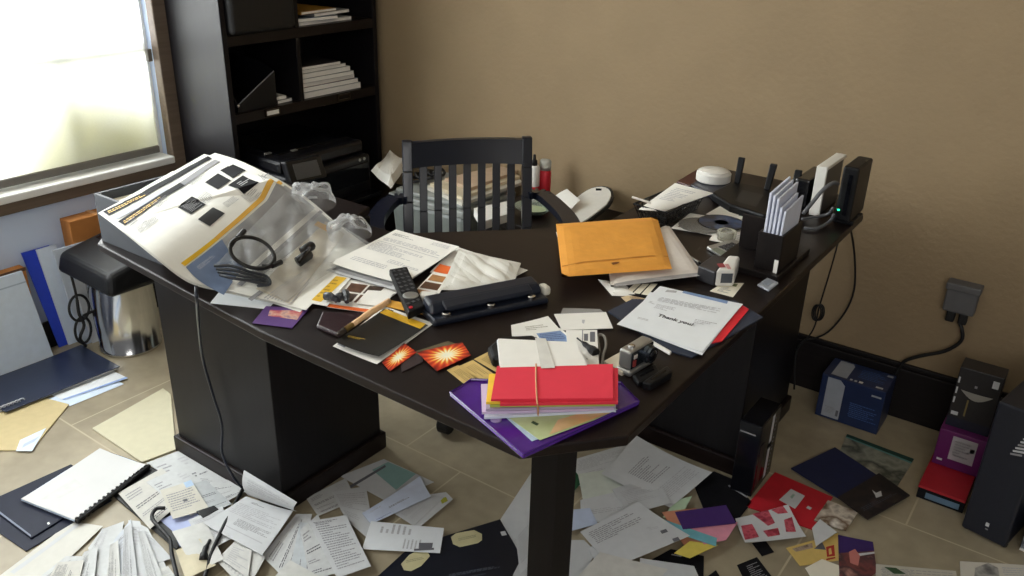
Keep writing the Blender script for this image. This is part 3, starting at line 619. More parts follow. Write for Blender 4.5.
def puff(nm, lab, c, r, h, sd):
    rnd = random.Random(sd); K2 = [(rnd.randint(2, 6), rnd.randint(1, 4), rnd.uniform(0, 6)) for _ in range(5)]; mb = MB(); n = 18; V = []
    def f(u, v):
        th, ph = 2*math.pi*u, math.pi*.5*v; a = 1+.15*sum(math.sin(k[0]*th+k[2])*math.sin(k[1]*ph*2) for k in K2)/2
        return c+Vector((r*math.cos(th)*math.cos(ph)*a, r*1.1*math.sin(th)*math.cos(ph)*a, h*math.sin(ph)*a))
    mb.grid(f, 36, 14, BAG); return mb.build(nm, label=lab, cat='bag', smooth=True)
puff('plastic_bag', 'clear bag puffed up at the upper right edge of the newspaper', on_news(312, 206, .006), .055, .055, 2)
puff('plastic_bag', 'small clear bag knot puffed beside the invoices', on_news(350, 236, .006), .048, .048, 9)
def loop_on(cx, cy, rx, ry, n, rot, h): return [on_news(cx+rx*math.cos(a)*math.cos(rot)-ry*math.sin(a)*math.sin(rot), cy+rx*math.cos(a)*math.sin(rot)+ry*math.sin(a)*math.cos(rot), h) for a in [2*math.pi*i/n for i in range(n)]]
t = thing('cable', 'black coiled cable with plug on the bag over the newspaper', 'cable', tuple(on_news(252, 252, 0)))
mb = MB()
for i, (dx, dy) in enumerate(((0, 0), (1, 1.6), (-.6, .8))): mb.tube(loop_on(252+dx, 252+dy, 23, 14.5, 14, .35, .022+.004*i), .0028, BRUB, 8, True, 4)
mb.tube([on_news(231, 247, .022), on_news(236, 240, .026), on_news(241, 234, .026)], .003, BRUB); mb.tube([on_news(262, 266, .022), on_news(270, 266, .024), on_news(279, 263, .024)], .004, BRUB); mb.build('coil', parent=t, smooth=True)
for a, b in (((238, 238), (244, 231)), ((272, 266), (281, 262))):
    mb = MB(); mb.tube([on_news(*a, .027), on_news(*b, .027)], .006, BRUB, 8, smooth=0); mb.build('plug', parent=t)
t = thing('cable', 'dark grey folded cable bundle inside the clear bag near the desk edge', 'cable', tuple(on_news(240, 275, 0)))
mb = MB(); GC = mat('grey cable', (58, 62, 68), .45)
for i in range(4): mb.tube([on_news(214+i*2, 266+i*3, .014), on_news(232, 266+i*4, .022), on_news(250, 272+i*3, .02), on_news(266, 276+i*3, .012), on_news(270-i*3, 284, .012), on_news(258, 286, .012)], .003, GC, 6)
mb.build('strands', parent=t, smooth=True)
t = thing('cable_adapter', 'black twin lobed cable adapter on the clear bag', 'adapter', tuple(on_news(304, 255, 0)))
for a, b, r in (((298, 262), (308, 255), .012), ((302, 252), (311, 246), .011)):
    mb = MB(); mb.tube([on_news(*a, .02), on_news((a[0]+b[0])/2, (a[1]+b[1])/2, .024), on_news(*b, .022)], r, BRUB, 10); mb.build('lobe', parent=t, smooth=True)
mb = MB(); mb.tube([on_news(299, 262, .03), on_news(305, 254, .036), on_news(309, 248, .03)], .004, BPG, 6); mb.build('tie', parent=t)
# flyers and brochures
sheet('flyer', 'white flyer with a broad yellow band left of the invoices', 'flyer', [(336, 274), (351, 278), (327, 306), (310, 303)], Z+.006, PW, [('q', [(335, 276), (347, 278), (321, 302), (311, 300)], YEL), ('T', [(334, 279), (341, 280), (321, 299), (315, 298)], 4, mat('ochre ink', (170, 130, 30)))])
BR1, BR2, BR3 = mat('walnut photo', (96, 66, 48), .4, .25, 60), mat('oak photo', (176, 128, 80), .4, .2, 60), mat('dark oak photo', (70, 54, 44), .4, .25, 60)
sheet('brochure', 'brochure with dark wood swatches and an orange edge beside the remote', 'brochure', [(347, 279), (404, 287), (371, 313), (327, 307)], Z+.003, PW,
      [('r', 0, .9, 1, 1, ORG), ('r', .12, .12, .42, .42, BR1), ('r', .46, .12, .72, .42, BR3), ('r', .1, .47, .4, .75, BR3), ('r', .45, .47, .7, .75, BR1)])
sheet('brochure', 'brochure with three wood photos and an orange top by the invoices', 'brochure', [(440, 264), (456, 267), (435, 300), (410, 296)], Z+.004, PW,
      [('r', 0, 0, 1, .24, ORG), ('r', .1, .32, .82, .5, BR2), ('r', .06, .55, .84, .74, BR1), ('r', .05, .79, .8, .97, BR2)], lift=(.004, .006, 0, 0))
sheet('paper_scrap', 'rounded white paper scrap beside the black remote', 'paper', [(368, 290), (394, 292), (384, 307), (356, 303)], Z+.0065, PW)
# invoices
sheet('document', 'printed white invoice pages lowest under the top invoice', 'paper', [(390, 240), (452, 252), (396, 290), (326, 270)], Z+.006, PG, [('r', .02, .7, .98, .76, K), ('r', .02, .82, .98, .86, K), ('r', .04, .92, .9, .96, G1)], lift=(0, 0, .002, .004))
sheet('document', 'large white invoice page with printed lines in the middle of the desk', 'paper', [(396, 230), (459, 247), (402, 285), (330, 263)], Z+.012, PW,
      [('t', .06, .08, .4, .14, 2, INKD), ('t', .65, .05, .95, .12, 2), ('t', .05, .22, .95, .3, 2), ('t', .04, .36, .8, .56, 5), ('t', .5, .62, .95, .7, 2), ('r', .04, .33, .96, .338, INK), ('t', .1, .75, .6, .84, 2)], lift=(.002, .004, 0, .006), wave=.003)
sheet('document', 'white page under the crumpled plastic sheet right of the invoices', 'paper', [(455, 246), (528, 270), (500, 284), (430, 272)], Z+.003, PW, lift=(0, .002, 0, 0))
PLS = glassy('milky plastic sheet', (226, 224, 216), .35, .8)
crumple('plastic_sheet', 'crumpled milky plastic sheet lying right of the invoices', 'plastic', [(459, 250), (521, 264), (512, 288), (440, 291)], Z+.0115, .012, PLS, 11, 34, fr=12)
# remote
t = thing('remote_control', 'black remote control with a silver pad lying on the invoices', 'remote control', tuple(P(406, 290, TOP)))
q = [(389, 269), (407, 266), (425, 305), (408, 313)]; f = surf(q, .775, (.003, .003, 0, 0)); mb = MB(); a = [f(0, 0), f(1, 0), f(1, 1), f(0, 1)]
mb.hexa([p-Vector((0, 0, .016)) for p in a], a, mat('matt black plastic', (14, 14, 16), .6, .1, spec=.25)); mb.build('body', parent=t, bev=.003)
mb = MB(); up = Vector((0, 0, .0015)); RB = mat('dark grey button', (62, 62, 66), .5)
c = f(.5, .70); mb.lathe([(.016, 0), (.016, .002), (.013, .003), (.004, .003)], c, SILV, 20); mb.build('control_pad', parent=t)
mb = MB()
for i in range(3):
    for j in range(9):
        if 6 <= j <= 7: continue
        c = f(.22+.28*i, .06+.095*j+.02); mb.box((c.x-.0035, c.y-.003, c.z-.001), (c.x+.0035, c.y+.003, c.z+.0016), RB)
mb.build('button_field', parent=t)
c = f(.25, .93); mb = MB(); mb.lathe([(.004, 0), (.004, .002), (.001, .0025)], c, RED, 12); mb.build('red_button', parent=t)
sheet('brochure', 'narrow orange yellow brochure strip under the remote', 'brochure', [(386, 299), (433, 309), (431, 316), (384, 306)], Z, mat('amber card', (232, 172, 66), .5))
c = P(430, 302, TOP); t = thing('plug_adapter', 'small white plug adapter left of the black hole punch', 'adapter', tuple(c))
mb = MB(); M = Matrix.Translation(c) @ Matrix.Rotation(.6, 4, 'Z'); mb.box((-.022, -.014, 0), (.016, .014, .02), WPL, M); mb.build('body', parent=t, bev=.007, seg=4)
mb = MB(); mb.box((.016, -.005, .006), (.03, .005, .014), GRP, M); mb.build('prong', parent=t)
# small black clip
t = thing('clip', 'small black forked plastic clip on the brochure with wood swatches', 'clip', tuple(P(337, 300, TOP)))
for a, b, nm in (((326, 296), (337, 301), 'jaw'), ((345, 293), (347, 302), 'jaw'), ((337, 299), (346, 296), 'hinge')):
    mb = MB(); A, B = P(*a, .766), P(*b, .763); mb.tube([A, (A+B)/2+Vector((0, 0, .004)), B], [.009, .007, .005], GC, 8, smooth=3); mb.build(nm, parent=t)
# wallet, brush, folded brochure
WAL = mat('dark maroon leather', (38, 13, 20), .35, .12, 80, bump=.1)
flat('wallet', 'dark maroon leather wallet at the front edge of the desk', 'wallet', [(316, 325), (322, 311), (366, 312), (356, 324), (340, 335)], Z, .009, WAL, bev=.004)
BRO = mat('black brochure cover', (36, 36, 36), .35, .06)
t = thing('brochure', 'folded black brochure with a yellow band over white pages', 'brochure', tuple(P(382, 335, TOP)))
sheet('inner_page', None, None, [(384, 306), (434, 323), (377, 364), (333, 346)], Z, PW, [('q', [(388, 309), (394, 311), (391, 313), (386, 311)], K), ('r', .03, .9, .2, .95, G1)], parent=t, lift=(.001, .001, .002, .004))
sheet('cover', None, None, [(384, 309), (428, 325), (379, 356), (334, 341)], Z+.003, BRO, [('q', [(380, 313), (386, 309), (426, 324), (420, 329)], mat('gold band print', (224, 176, 44), .4)), ('T', [(348, 335), (366, 339), (365, 341), (347, 337)], 1, mat('gold ink', (190, 160, 60)), .7)], parent=t, lift=(.001, .001, .008, .012))
t = thing('paintbrush', 'wooden handled paintbrush lying across the wallet and black brochure', 'brush', tuple(P(360, 320, TOP)))
WHD = mat('tan brush handle', (240, 198, 150), .4, .08, 60)
a, b, c, d = P(389, 301, .772), P(352, 325, .773), P(345, 330, .772), P(336, 336, .766)
mb = MB(); mb.tube([a, lerp(a, b, .5)+Vector((0, 0, .001)), b], [.006, .0068, .0055], WHD, 10); mb.build('handle', parent=t, smooth=True)
mb = MB(); mb.tube([b, c], .006, mat('brass ferrule', (176, 150, 96), .3, metal=.9), 10, smooth=0); mb.build('ferrule', parent=t)
mb = MB(); mb.tube([c, lerp(c, d, .5), d], [.0065, .006, .002], mat('dark bristle', (52, 42, 32), .9), 10); mb.build('bristles', parent=t)
# flame cards
SB = sunburst('flame burst print'); DKC = mat('dark card', (52, 40, 42), .4)
flat('playing_card', 'dark card peeking out under the left flame card', 'card', [(400, 358), (424, 352), (422, 362), (402, 372)], Z, .002, DKC)
sheet('playing_card', 'flame burst card left of its twin at the front desk edge', 'card', [(382, 362), (404, 343), (417, 352), (390, 371)], Z+.0025, SB, uv=True, lift=(.003, 0, 0, 0))
flat('playing_card', 'brown backed card under the right flame card', 'card', [(413, 352), (448, 341), (466, 347), (430, 360)], Z, .003, mat('olive card', (92, 84, 60), .5))
sheet('playing_card', 'flame burst card right of its twin with a bright white centre', 'card', [(417, 352), (462, 342), (471, 355), (437, 371)], Z+.0035, SB, uv=True, lift=(.002, 0, 0, 0)); 
TK = mat('tan ticket paper', (206, 176, 108), .7, .06)
for q, lab in (([(458, 365), (482, 381), (471, 389), (447, 370)], 'tan ticket leftmost of three at the desk edge'), ([(473, 360), (497, 376), (482, 383), (459, 366)], 'tan ticket in the middle of three at the desk edge'), ([(488, 352), (502, 360), (500, 374), (474, 359)], 'tan ticket nearest the white envelopes')):
    sheet('ticket', lab, 'ticket', q, Z, TK, [('t', .15, .2, .8, .8, 3, mat('ticket ink', (150, 120, 70)))], group='tan tickets')
# hole punch
PN = mat('navy black metal', (22, 28, 42), .38, .06)
t = thing('hole_punch', 'long black three hole punch in the middle of the desk', 'hole punch', tuple(P(492, 312, TOP)))
A, B = P(434, 328, TOP), P(549, 304, TOP); d = (B-A).normalized(); n = Vector((-d.y, d.x, 0)); L = (B-A).length
M = Matrix(((d.x, n.x, 0, A.x), (d.y, n.y, 0, A.y), (0, 0, 1, Z), (0, 0, 0, 1)))
mb = MB(); mb.box((0, 0, 0), (L, .075, .014), PN, M); mb.build('base', parent=t, bev=.005)
mb = MB(); mb.hexa([M @ Vector(p) for p in ((.002, .022, .014), (L-.002, .022, .014), (L-.002, .072, .014), (.002, .072, .014))], [M @ Vector(p) for p in ((.006, .032, .036), (L-.006, .032, .036), (L-.006, .066, .04), (.006, .066, .04))], PN); mb.build('housing', parent=t, bev=.006)
mb = MB(); mb.hexa([M @ Vector(p) for p in ((.03, .012, .024), (L-.03, .012, .024), (L-.03, .03, .028), (.03, .03, .028))], [M @ Vector(p) for p in ((.03, .016, .031), (L-.03, .016, .031), (L-.03, .034, .038), (.03, .034, .038))], PN); mb.build('lever', parent=t, bev=.004)
for s in (.12, .5, .86):
    mb = MB(); c = M @ Vector((L*s, .012, .014)); mb.lathe([(.009, 0), (.009, .006), (.007, .008), (.002, .008)], c, CHR, 14); mb.build('punch_head', parent=t)
mb = MB(); mb.box((L+.001, .022, .006), (L+.018, .05, .026), mat('ivory plastic', (214, 210, 196), .4), M); mb.build('end_cap', parent=t, bev=.006, label='ivory end cap')
# purple wallet, flyer, coloured envelopes with rubber band
PUR = mat('glossy purple vinyl', (70, 24, 128), .22, .08, coat=.4)
t = thing('document_wallet', 'glossy purple plastic wallet overhanging the desk corner', 'folder', tuple(P(540, 410, TOP)))
q = [(470, 380), (622, 383), (640, 402), (523, 456), (449, 393)]; zt = Z+.007
def pol(q, z, a=1): c = sum((P(x, y, z) for x, y in q), Vector())/len(q); return [c+(P(x, y, z)-c)*a for x, y in q]
mb = MB(); mb.prism(pol(q, zt), Z, zt, PUR); mb.build('pocket', parent=t, bev=.003)
mb = MB(); rim = pol(q, zt, .985); mb.tube([p+Vector((0, 0, .0015)) for p in rim], .0022, PUR, 6, True, 1); mb.build('welded_edge', parent=t)
mb = MB(); mb.lathe([(.009, 0), (.009, .0015), (.007, .0025), (.002, .0025)], P(496, 420, zt), mat('clear snap', (150, 130, 180), .2), 18); mb.build('snap', parent=t)
GF = photo('green map print', [(166, 186, 130), (190, 202, 156), (176, 190, 138)], 14)
sheet('flyer', 'pale blue and white leaflet peeking out under the green map flyer', 'flyer', [(500, 412), (600, 404), (620, 410), (532, 441)], zt+.0004, mat('pale blue leaflet', (186, 206, 226), .5))
sheet('flyer', 'green and orange map flyer under the colored envelopes', 'flyer', [(504, 414), (606, 402), (618, 411), (540, 440)], zt+.0014, GF, [('q', [(533, 421), (539, 424), (537, 426), (531, 423)], mat('dark green print', (52, 80, 52))), ('q', [(558, 420), (602, 407), (616, 411), (549, 435)], photo('orange map print', [(222, 160, 106), (206, 176, 120), (226, 186, 146)], 14))])
LI, LI2, LM, YE, RE, WB = [mat(a, b, .7, .02) for a, b in (('lilac envelope paper', (206, 186, 216)), ('grey lilac envelope paper', (178, 164, 190)), ('lime envelope paper', (176, 192, 90)), ('yellow envelope paper', (242, 206, 62)), ('red envelope paper', (226, 50, 72)), ('pale blue envelope paper', (214, 222, 238)))]
zs = zt+.0026
for q, m, lab in (([(488, 384), (612, 380), (616, 410), (484, 417)], WB, 'pale blue envelope lowest in the banded envelope stack'), ([(481, 384), (608, 380), (614, 408), (482, 412)], LI, 'lilac envelope second lowest in the banded envelope stack'),
        ([(487, 384), (612, 378), (616, 405), (486, 409)], LI2, 'grey lilac envelope in the middle of the banded envelope stack'), ([(492, 382), (612, 375), (615, 404), (490, 405)], LM, 'lime green envelope in the banded envelope stack under the yellow one'),
        ([(489, 374), (608, 368), (611, 401), (486, 402)], YE, 'yellow envelope under the two red envelopes of the banded stack'), ([(504, 370), (618, 368), (618, 402), (500, 404)], RE, 'lower red envelope jutting right in the banded stack'), ([(497, 366), (613, 364), (613, 398), (491, 399)], RE, 'bright red envelope on top of the banded stack')):
    flat('envelope', lab, 'envelope', q, zs, .0042, m, group='banded colored envelopes'); zs += .0046
mb = MB(); RBM = mat('tan rubber band', (206, 150, 110), .6)
mb.tube([P(536, 364, zs), P(536, 380, zs+.0005), P(537, 400, zs), P(538, 408, zs-.012), P(538, 416, zt+.002)], .0014, RBM, 6, smooth=3); mb.build('rubber_band', label='tan rubber band around the coloured envelope stack', cat='rubber band')
zs = Z+.012
t = None
flat('stapler', 'black stapler half hidden behind the white banded envelopes', 'stapler', [(488, 346), (500, 336), (534, 334), (538, 341), (505, 358), (492, 357)], Z, .022, BP, bev=.006)
for i, lab in enumerate(('white envelope lowest in the paper banded bundle', 'white envelope second lowest in the paper banded bundle', 'white envelope third from below in the paper banded bundle', 'white envelope on top of the paper banded bundle')):
    flat('envelope', lab, 'envelope', [(497+i*.4, 340-i*.5), (576, 343-i*.3), (590-i, 365), (500, 369-i*.6)], Z+.024+i*.0046, .0042, PW if i % 2 else PW2, group='white banded envelopes')
flat('paper_band', 'pale grey paper band wrapped round the white envelope bundle', 'band', [(535, 337.5), (546, 338.5), (555, 367.5), (541, 368)], Z+.0426, .0008, mat('grey paper band', (214, 212, 206), .7))
sheet('envelope', 'white handwritten envelope right of the hole punch', 'envelope', [(511, 325), (548, 316), (568, 338), (512, 336)], Z+.002, PW, [('t', .3, .3, .8, .6, 2, mat('pencil grey', (170, 164, 150)))], lift=(.002, .003, 0, 0))
sheet('envelope', 'white envelope with blue postage print behind the white bundle', 'envelope', [(534, 332), (560, 328), (590, 352), (545, 350)], Z+.006, PW, [('r', .05, .1, .9, .6, BLUP), ('t', .1, .15, .8, .55, 3, mat('dark blue ink', (62, 80, 130)))], lift=(.002, 0, 0, 0))
flat('card_sleeve', 'clear plastic sleeve under the plain white card', 'sleeve', [(563, 308), (600, 309), (606, 314), (560, 315)], Z, .001, mat('grey clear sleeve', (150, 150, 150), .15))
flat('card', 'plain white card with a small crease right of the hole punch', 'card', [(554, 314), (606, 312), (613, 328), (562, 330)], Z+.0025, .0012, PW, [('q', [(582, 320), (585, 320), (584, 324), (582, 323)], INK)])
t = flat('parcel_box', 'flat white parcel with two barcodes behind the envelope bundle', 'box', [(566, 330), (597, 330), (599, 366), (570, 367)], Z, .012, PW, [('q', [(584, 334), (588, 334), (588, 341), (584, 341)], INKD), ('q', [(590, 332), (595, 332), (595, 342), (590, 342)], INKD), ('T', [(574, 352), (588, 355), (588, 364), (574, 363)], 3, INKD), ('q', [(582, 330), (583, 330), (583, 342), (582, 342)], G1)])
mb = MB(); a, b = P(577, 338, .769), P(596, 353, .767); d = (b-a).normalized(); n = Vector((-d.y, d.x, 0))
mb.tube([a, lerp(a, b, .4), b], [.0015, .005, .0085], BP, 8, smooth=3); mb.build('marker_pen', label='short black tapered pen on the white barcode parcel', cat='pen')
mb = MB(); mb.tube([P(598, 336, .756), P(604, 336, .757), P(606, 345, .756), P(603, 356, .756), P(602, 366, .755), P(598, 362, .755), P(599, 350, .756)], .0028, mat('grey strap', (120, 116, 108), .7), 6, True, 4); mb.build('wrist_strap', label='grey looped wrist strap between the barcode parcel and camera', cat='strap')
# compact camera
t = thing('camera', 'silver compact camera with dark lens near the right desk edge', 'camera', tuple(P(636, 366, TOP)))
a, b = P(631, 379, TOP), P(656, 363, TOP); d = (b-a).normalized(); n = Vector((d.y, -d.x, 0)); L = (b-a).length
M = Matrix(((d.x, n.x, 0, a.x), (d.y, n.y, 0, a.y), (0, 0, 1, Z), (0, 0, 0, 1)))
mb = MB(); mb.box((0, -.034, 0), (L, -.002, .012), SILV, M); mb.build('base_rim', parent=t, bev=.005, seg=3)
mb = MB(); mb.box((.003, -.032, .012), (L-.003, -.007, .047), SILV, M); mb.build('body', parent=t, bev=.005, seg=3)
mb = MB(); mb.box((.006, -.0075, .013), (L-.006, -.005, .044), mat('gunmetal', (72, 78, 86), .25, .05, metal=.8), M); mb.build('front_plate', parent=t, bev=.002)
ML = Matrix(((0, d.x, n.x), (0, d.y, n.y), (1, 0, 0)))
c = M @ Vector((L*.66, -.005, .029)); mb = MB(); mb.lathe([(.017, 0), (.017, .006), (.015, .008), (.015, .013), (.012, .013)], c, MATS['gunmetal'], 26, ML); ln_ = mb.build('lens_barrel', parent=t, smooth=False)
mb = MB(); mb.lathe([(.011, .0132), (.009, .015), (.004, .016)], c, BPG, 22, ML); mb.build('lens_glass', parent=ln_, smooth=True)
mb = MB(); mb.box((.01, -.005, .032), (.02, -.003, .04), mat('flash window', (206, 196, 188), .2), M); mb.build('flash', parent=t, bev=.001)
mb = MB(); mb.box((.009, -.005, .018), (.016, -.0025, .03), mat('red badge', (150, 60, 58), .4), M); mb.build('badge', parent=t)
mb = MB(); c = M @ Vector((L*.3, -.019, .047)); mb.lathe([(.006, 0), (.006, .003), (.004, .004)], c, CHR, 16); mb.build('shutter_button', parent=t)
flat('card', 'beige card standing out left of the silver camera', 'card', [(604, 361), (622, 351), (634, 366), (622, 372)], Z, .008, mat('beige board', (206, 196, 176), .6))
for i, (q, h, lab) in enumerate((([(632, 380), (655, 368), (660, 377), (638, 388)], .010, 'small black battery pack in front of the camera'), ([(641, 390), (666, 373), (672, 379), (650, 392)], .016, 'black plastic charger stick at the right desk edge'))):
    t = thing('battery_pack' if i == 0 else 'charger', lab, 'battery' if i == 0 else 'charger', tuple(P(*q[0], TOP)))
    mb = MB(); mb.prism([P(*p, TOP) for p in q], Z, Z+h, BP); mb.build('body', parent=t, bev=.003)
    mb = MB(); c = [lerp(P(*q[0], TOP), P(*q[3], TOP), .5), lerp(P(*q[1], TOP), P(*q[2], TOP), .5)]; mb.tube([lerp(c[0], c[1], .2)+Vector((0, 0, h)), lerp(c[0], c[1], .8)+Vector((0, 0, h))], .002, BPG, 6, smooth=0); mb.build('ridge', parent=t)
# padded mailers
def pillow(name, lab, q, z, th, m, fl=None):
    C = [P(x, y, z+th*.5) for x, y in q]; mb = MB()
    def f(u, v, s=1):
        w = ((1-u)*(1-v), u*(1-v), u*v, (1-u)*v); p = sum((c*k for c, k in zip(C, w)), Vector())
        b = max(0, min(1, 7*min(u, 1-u)))*max(0, min(1, 7*min(v, 1-v))); b = b**.5; p.z = z+th*.5+s*th*.5*b+s*.0006*math.sin(17*u)*math.sin(13*v)*b; return p
    N = 16; mb.grid(lambda u, v: f(u, v, 1), N, N, m); o = len(mb.v); V = [f(i/N, j/N, -1) for j in range(N+1) for i in range(N+1)]; w = N+1
    mb.add(V, [[j*w+i, (j+1)*w+i, (j+1)*w+i+1, j*w+i+1] for j in range(N) for i in range(N)], m)
    rim = [i for i in range(w)]+[j*w+N for j in range(1, w)]+[N*w+i for i in range(N-1, -1, -1)]+[j*w for j in range(N-1, 0, -1)]
    for i in range(len(rim)): mb.f.append([rim[i], rim[(i+1) % len(rim)], o+rim[(i+1) % len(rim)], o+rim[i]]); mb.m.append(0)
    if fl:
        f1 = lambda u, v: f(u, v, 1)+Vector((0, 0, .0006)); fl(mb, f1)
    return mb.build(name, label=lab, cat='envelope', smooth=False)
WML = mat('white padded mailer', (224, 216, 208), .7, .03, 60, bump=.15); GLD = mat('gold padded mailer', (226, 156, 62), .6, .04, 50, bump=.15)
pillow('mailer', 'white padded mailer underneath the gold padded mailer', [(606, 255), (668, 224), (703, 274), (611, 287)], Z+.003, .018, WML, lambda mb, f: decals(mb, f, [('q', [(614, 284), (697, 273), (700, 276), (615, 287)], mat('grey seal strip', (170, 168, 168), .6))], 6))
pillow('mailer', 'gold padded mailer lying on the white padded mailer', [(556, 224), (657, 217), (672, 269), (562, 277)], Z+.022, .014, GLD, lambda mb, f: decals(mb, f, [('q', [(562, 266), (668, 256), (668.6, 257), (562, 267)], mat('mailer flap seam', (196, 126, 44), .6)), ('p', [(611, 263), (616, 262), (620, 262), (617, 264), (613, 265)], mat('brown stain', (120, 70, 24)))], 6))
sheet('document', 'white sheet edge poking out left of the gold padded mailer', 'paper', [(556, 232), (600, 228), (620, 262), (563, 256)], Z+.0015, PW)
crumple('crumpled_paper', 'crumpled white paper in front of the white padded mailer', 'paper', [(598, 280), (626, 286), (640, 297), (612, 296)], Z, .008, PW, 3, 10, fr=4)
sheet('label_sheet', 'sheet of white labels with thick black frames under the white mailer', 'label sheet', [(634, 283), (664, 282), (650, 299), (622, 293)], Z+.003, MATS['black card'], [('r', .05, .12, .28, .85, PC), ('r', .33, .12, .56, .85, PC), ('r', .61, .12, .84, .85, PC)])
flat('card', 'tan printed card left of the thank you letter', 'card', [(621, 297), (636, 294), (647, 299), (630, 305)], Z+.001, .001, mat('tan card', (216, 192, 156), .6), [('T', [(629, 297), (637, 296), (641, 299), (633, 302)], 3, mat('brown ink', (120, 84, 60)))])
# letter and folders
NV2 = mat('slate navy folder', (44, 52, 70), .5, .06)
flat('folder', 'slate navy folder lowest under the thank you letter', 'folder', [(608, 311), (632, 299), (735, 300), (763, 317), (692, 357), (668, 350)], Z, .003, NV2)
flat('pen', 'white stick pen beside the thank you letter', 'pen', [(648, 340), (651, 339), (672, 351), (670, 353)], Z+.0033, .006, WPL, bev=.002)
flat('card', 'bright red card poking out under the thank you letter', 'card', [(690, 320), (740, 304), (749, 309), (722, 341), (700, 345)], Z+.0035, .0015, mat('bright red card', (226, 36, 52), .5))
t = thing('letter', 'printed letter reading Thank you on the slate navy folder', 'letter', tuple(P(680, 320, TOP)))
sheet('under_page', None, None, [(650, 292), (740, 306), (702, 355), (625, 326)], Z+.0055, PW2, parent=t)
LQ = [(660, 286), (743, 304), (702, 352), (617, 324)]
sheet('top_page', None, None, LQ, Z+.007, PW2, [('q', [(684, 291), (728, 301), (727, 304), (682, 293)], BLUP), ('q', [(667, 290), (677, 291), (676, 293), (665, 292)], INK), ('T', [(660, 297), (722, 309), (718, 314), (656, 301)], 3), ('T', [(657, 304), (676, 308), (672, 313), (653, 308)], 3), ('T', [(695, 319), (720, 324), (717, 328), (692, 323)], 2), ('T', [(650, 301), (656, 303), (654, 305), (648, 303)], 1), ('T', [(638, 317), (650, 320), (649, 322), (637, 319)], 1)], parent=t, lift=(.004, 0, 0, .001))
def letters(txt, px0, px1, z, size, m, parent, name='printed_words', up=None):
    cu = bpy.data.curves.new(name, 'FONT'); cu.body = txt; cu.size = size; cu.extrude = .0002; cu.offset = size*.015
    a, b = P(*px0, z), P(*px1, z); tmp = bpy.data.objects.new(name, cu); COL.objects.link(tmp); bpy.context.view_layer.update()
    me = bpy.data.meshes.new_from_object(tmp.evaluated_get(bpy.context.evaluated_depsgraph_get())); bpy.data.objects.remove(tmp)
    w = max(v.co.x for v in me.vertices); d = (b-a); k = d.length/w; d.normalize(); n = Vector((-d.y, d.x, 0)); o = Vector(parent['o'])
    for v in me.vertices: v.co = a+d*(v.co.x*k)+n*(v.co.y*k)+Vector((0, 0, v.co.z+.0004))-o
    me.materials.clear(); me.materials.append(m); ob = bpy.data.objects.new(name, me); COL.objects.link(ob); ob.parent = parent; ob['o'] = tuple(o); return ob
letters('Thank you!', (657, 316), (692, 326), Z+.0085, .02, mat('bold print', (88, 88, 94)), t)
# cartridge, business card, memory case, calculator, pen
t = thing('label_printer', 'white and dark grey label dispenser beside the white mailer', 'dispenser', tuple(P(718, 276, TOP)))
def px_block(q, z0, z1, m, nm, par, bev=.004): mb = MB(); mb.prism([P(x, y, z0) for x, y in q], z0, z1, m); return mb.build(nm, parent=par, bev=bev)
px_block([(696, 280), (712, 268), (726, 272), (714, 287)], Z, .785, mat('charcoal plastic', (50, 50, 54), .4), 'dark_half', t)
w = px_block([(714, 287), (726, 271), (738, 272), (733, 287)], Z, .79, WPL, 'white_half', t, .006)
f = surf([(713, 262), (728, 261), (734, 271), (720, 272)], .7906); mb = MB(); decals(mb, f, [('r', .15, .2, .6, .6, mat('red label print', (150, 60, 66))), ('r', .65, .3, .9, .8, mat('pink label print', (200, 150, 150)))]); mb.build('printed_label', parent=w)
a, b = P(717, 287, TOP), P(732, 287, TOP); n = Vector((0, -.0015, 0)); mb = MB(); mb.hexa([lerp(a, b, .2)+n+CU*.01, lerp(a, b, .95)+n+CU*.01, lerp(a, b, .95)-n+CU*.01, lerp(a, b, .2)-n+CU*.01], [lerp(a, b, .2)+n+CU*.032, lerp(a, b, .95)+n+CU*.032, lerp(a, b, .95)-n+CU*.032, lerp(a, b, .2)-n+CU*.032], mat('grey display', (84, 88, 96), .2)); mb.build('display', parent=w)
flat('card', 'business card with small print in front of the label dispenser', 'card', [(722, 283), (744, 283), (733, 297), (710, 291)], Z, .0008, PC, [('T', [(722, 287), (733, 288), (728, 294), (716, 291)], 3, G1), ('q', [(734, 284), (738, 284), (736, 287), (732, 286)], mat('green mark', (110, 120, 80)))])
t = thing('memory_card_case', 'translucent memory card case at the right desk edge', 'case', tuple(P(768, 284, TOP)))
MC = mat('milky case plastic', (176, 182, 192), .2, .03)
mb = MB(); mb.prism([P(x, y, Z+.006) for x, y in ((757, 284), (767, 277), (779, 282), (769, 290))], Z, Z+.006, MC); cse = mb.build('shell', parent=t, bev=.004, seg=4)
mb = MB(); mb.prism([P(x, y, Z+.0068) for x, y in ((762, 282), (769, 279.5), (774, 282), (767, 286))], Z+.006, Z+.0068, mat('grey memory card', (140, 148, 160), .4)); mb.build('memory_card', parent=t)
t = thing('calculator', 'slim silver calculator near the cube organizer', 'calculator', tuple(P(726, 250, TOP)))
q = [(706, 249.5), (732, 242), (746, 247), (721, 258)]
px_block(q, Z, Z+.009, SILV, 'body', t, .003); f = surf(q, Z+.009); mb = MB(); decals(mb, f, [('r', .1, .1, .35, .9, mat('lcd grey green', (120, 128, 116), .3))]); mb.build('display', parent=t)
mb = MB()
for i in range(4):
    for j in range(4): u0, v0 = .42+.14*i, .1+.21*j; Q = [f(u0, v0), f(u0+.1, v0), f(u0+.1, v0+.15), f(u0, v0+.15)]; mb.hexa(Q, [p+Vector((0, 0, .002)) for p in Q], RB)
mb.build('keypad', parent=t)
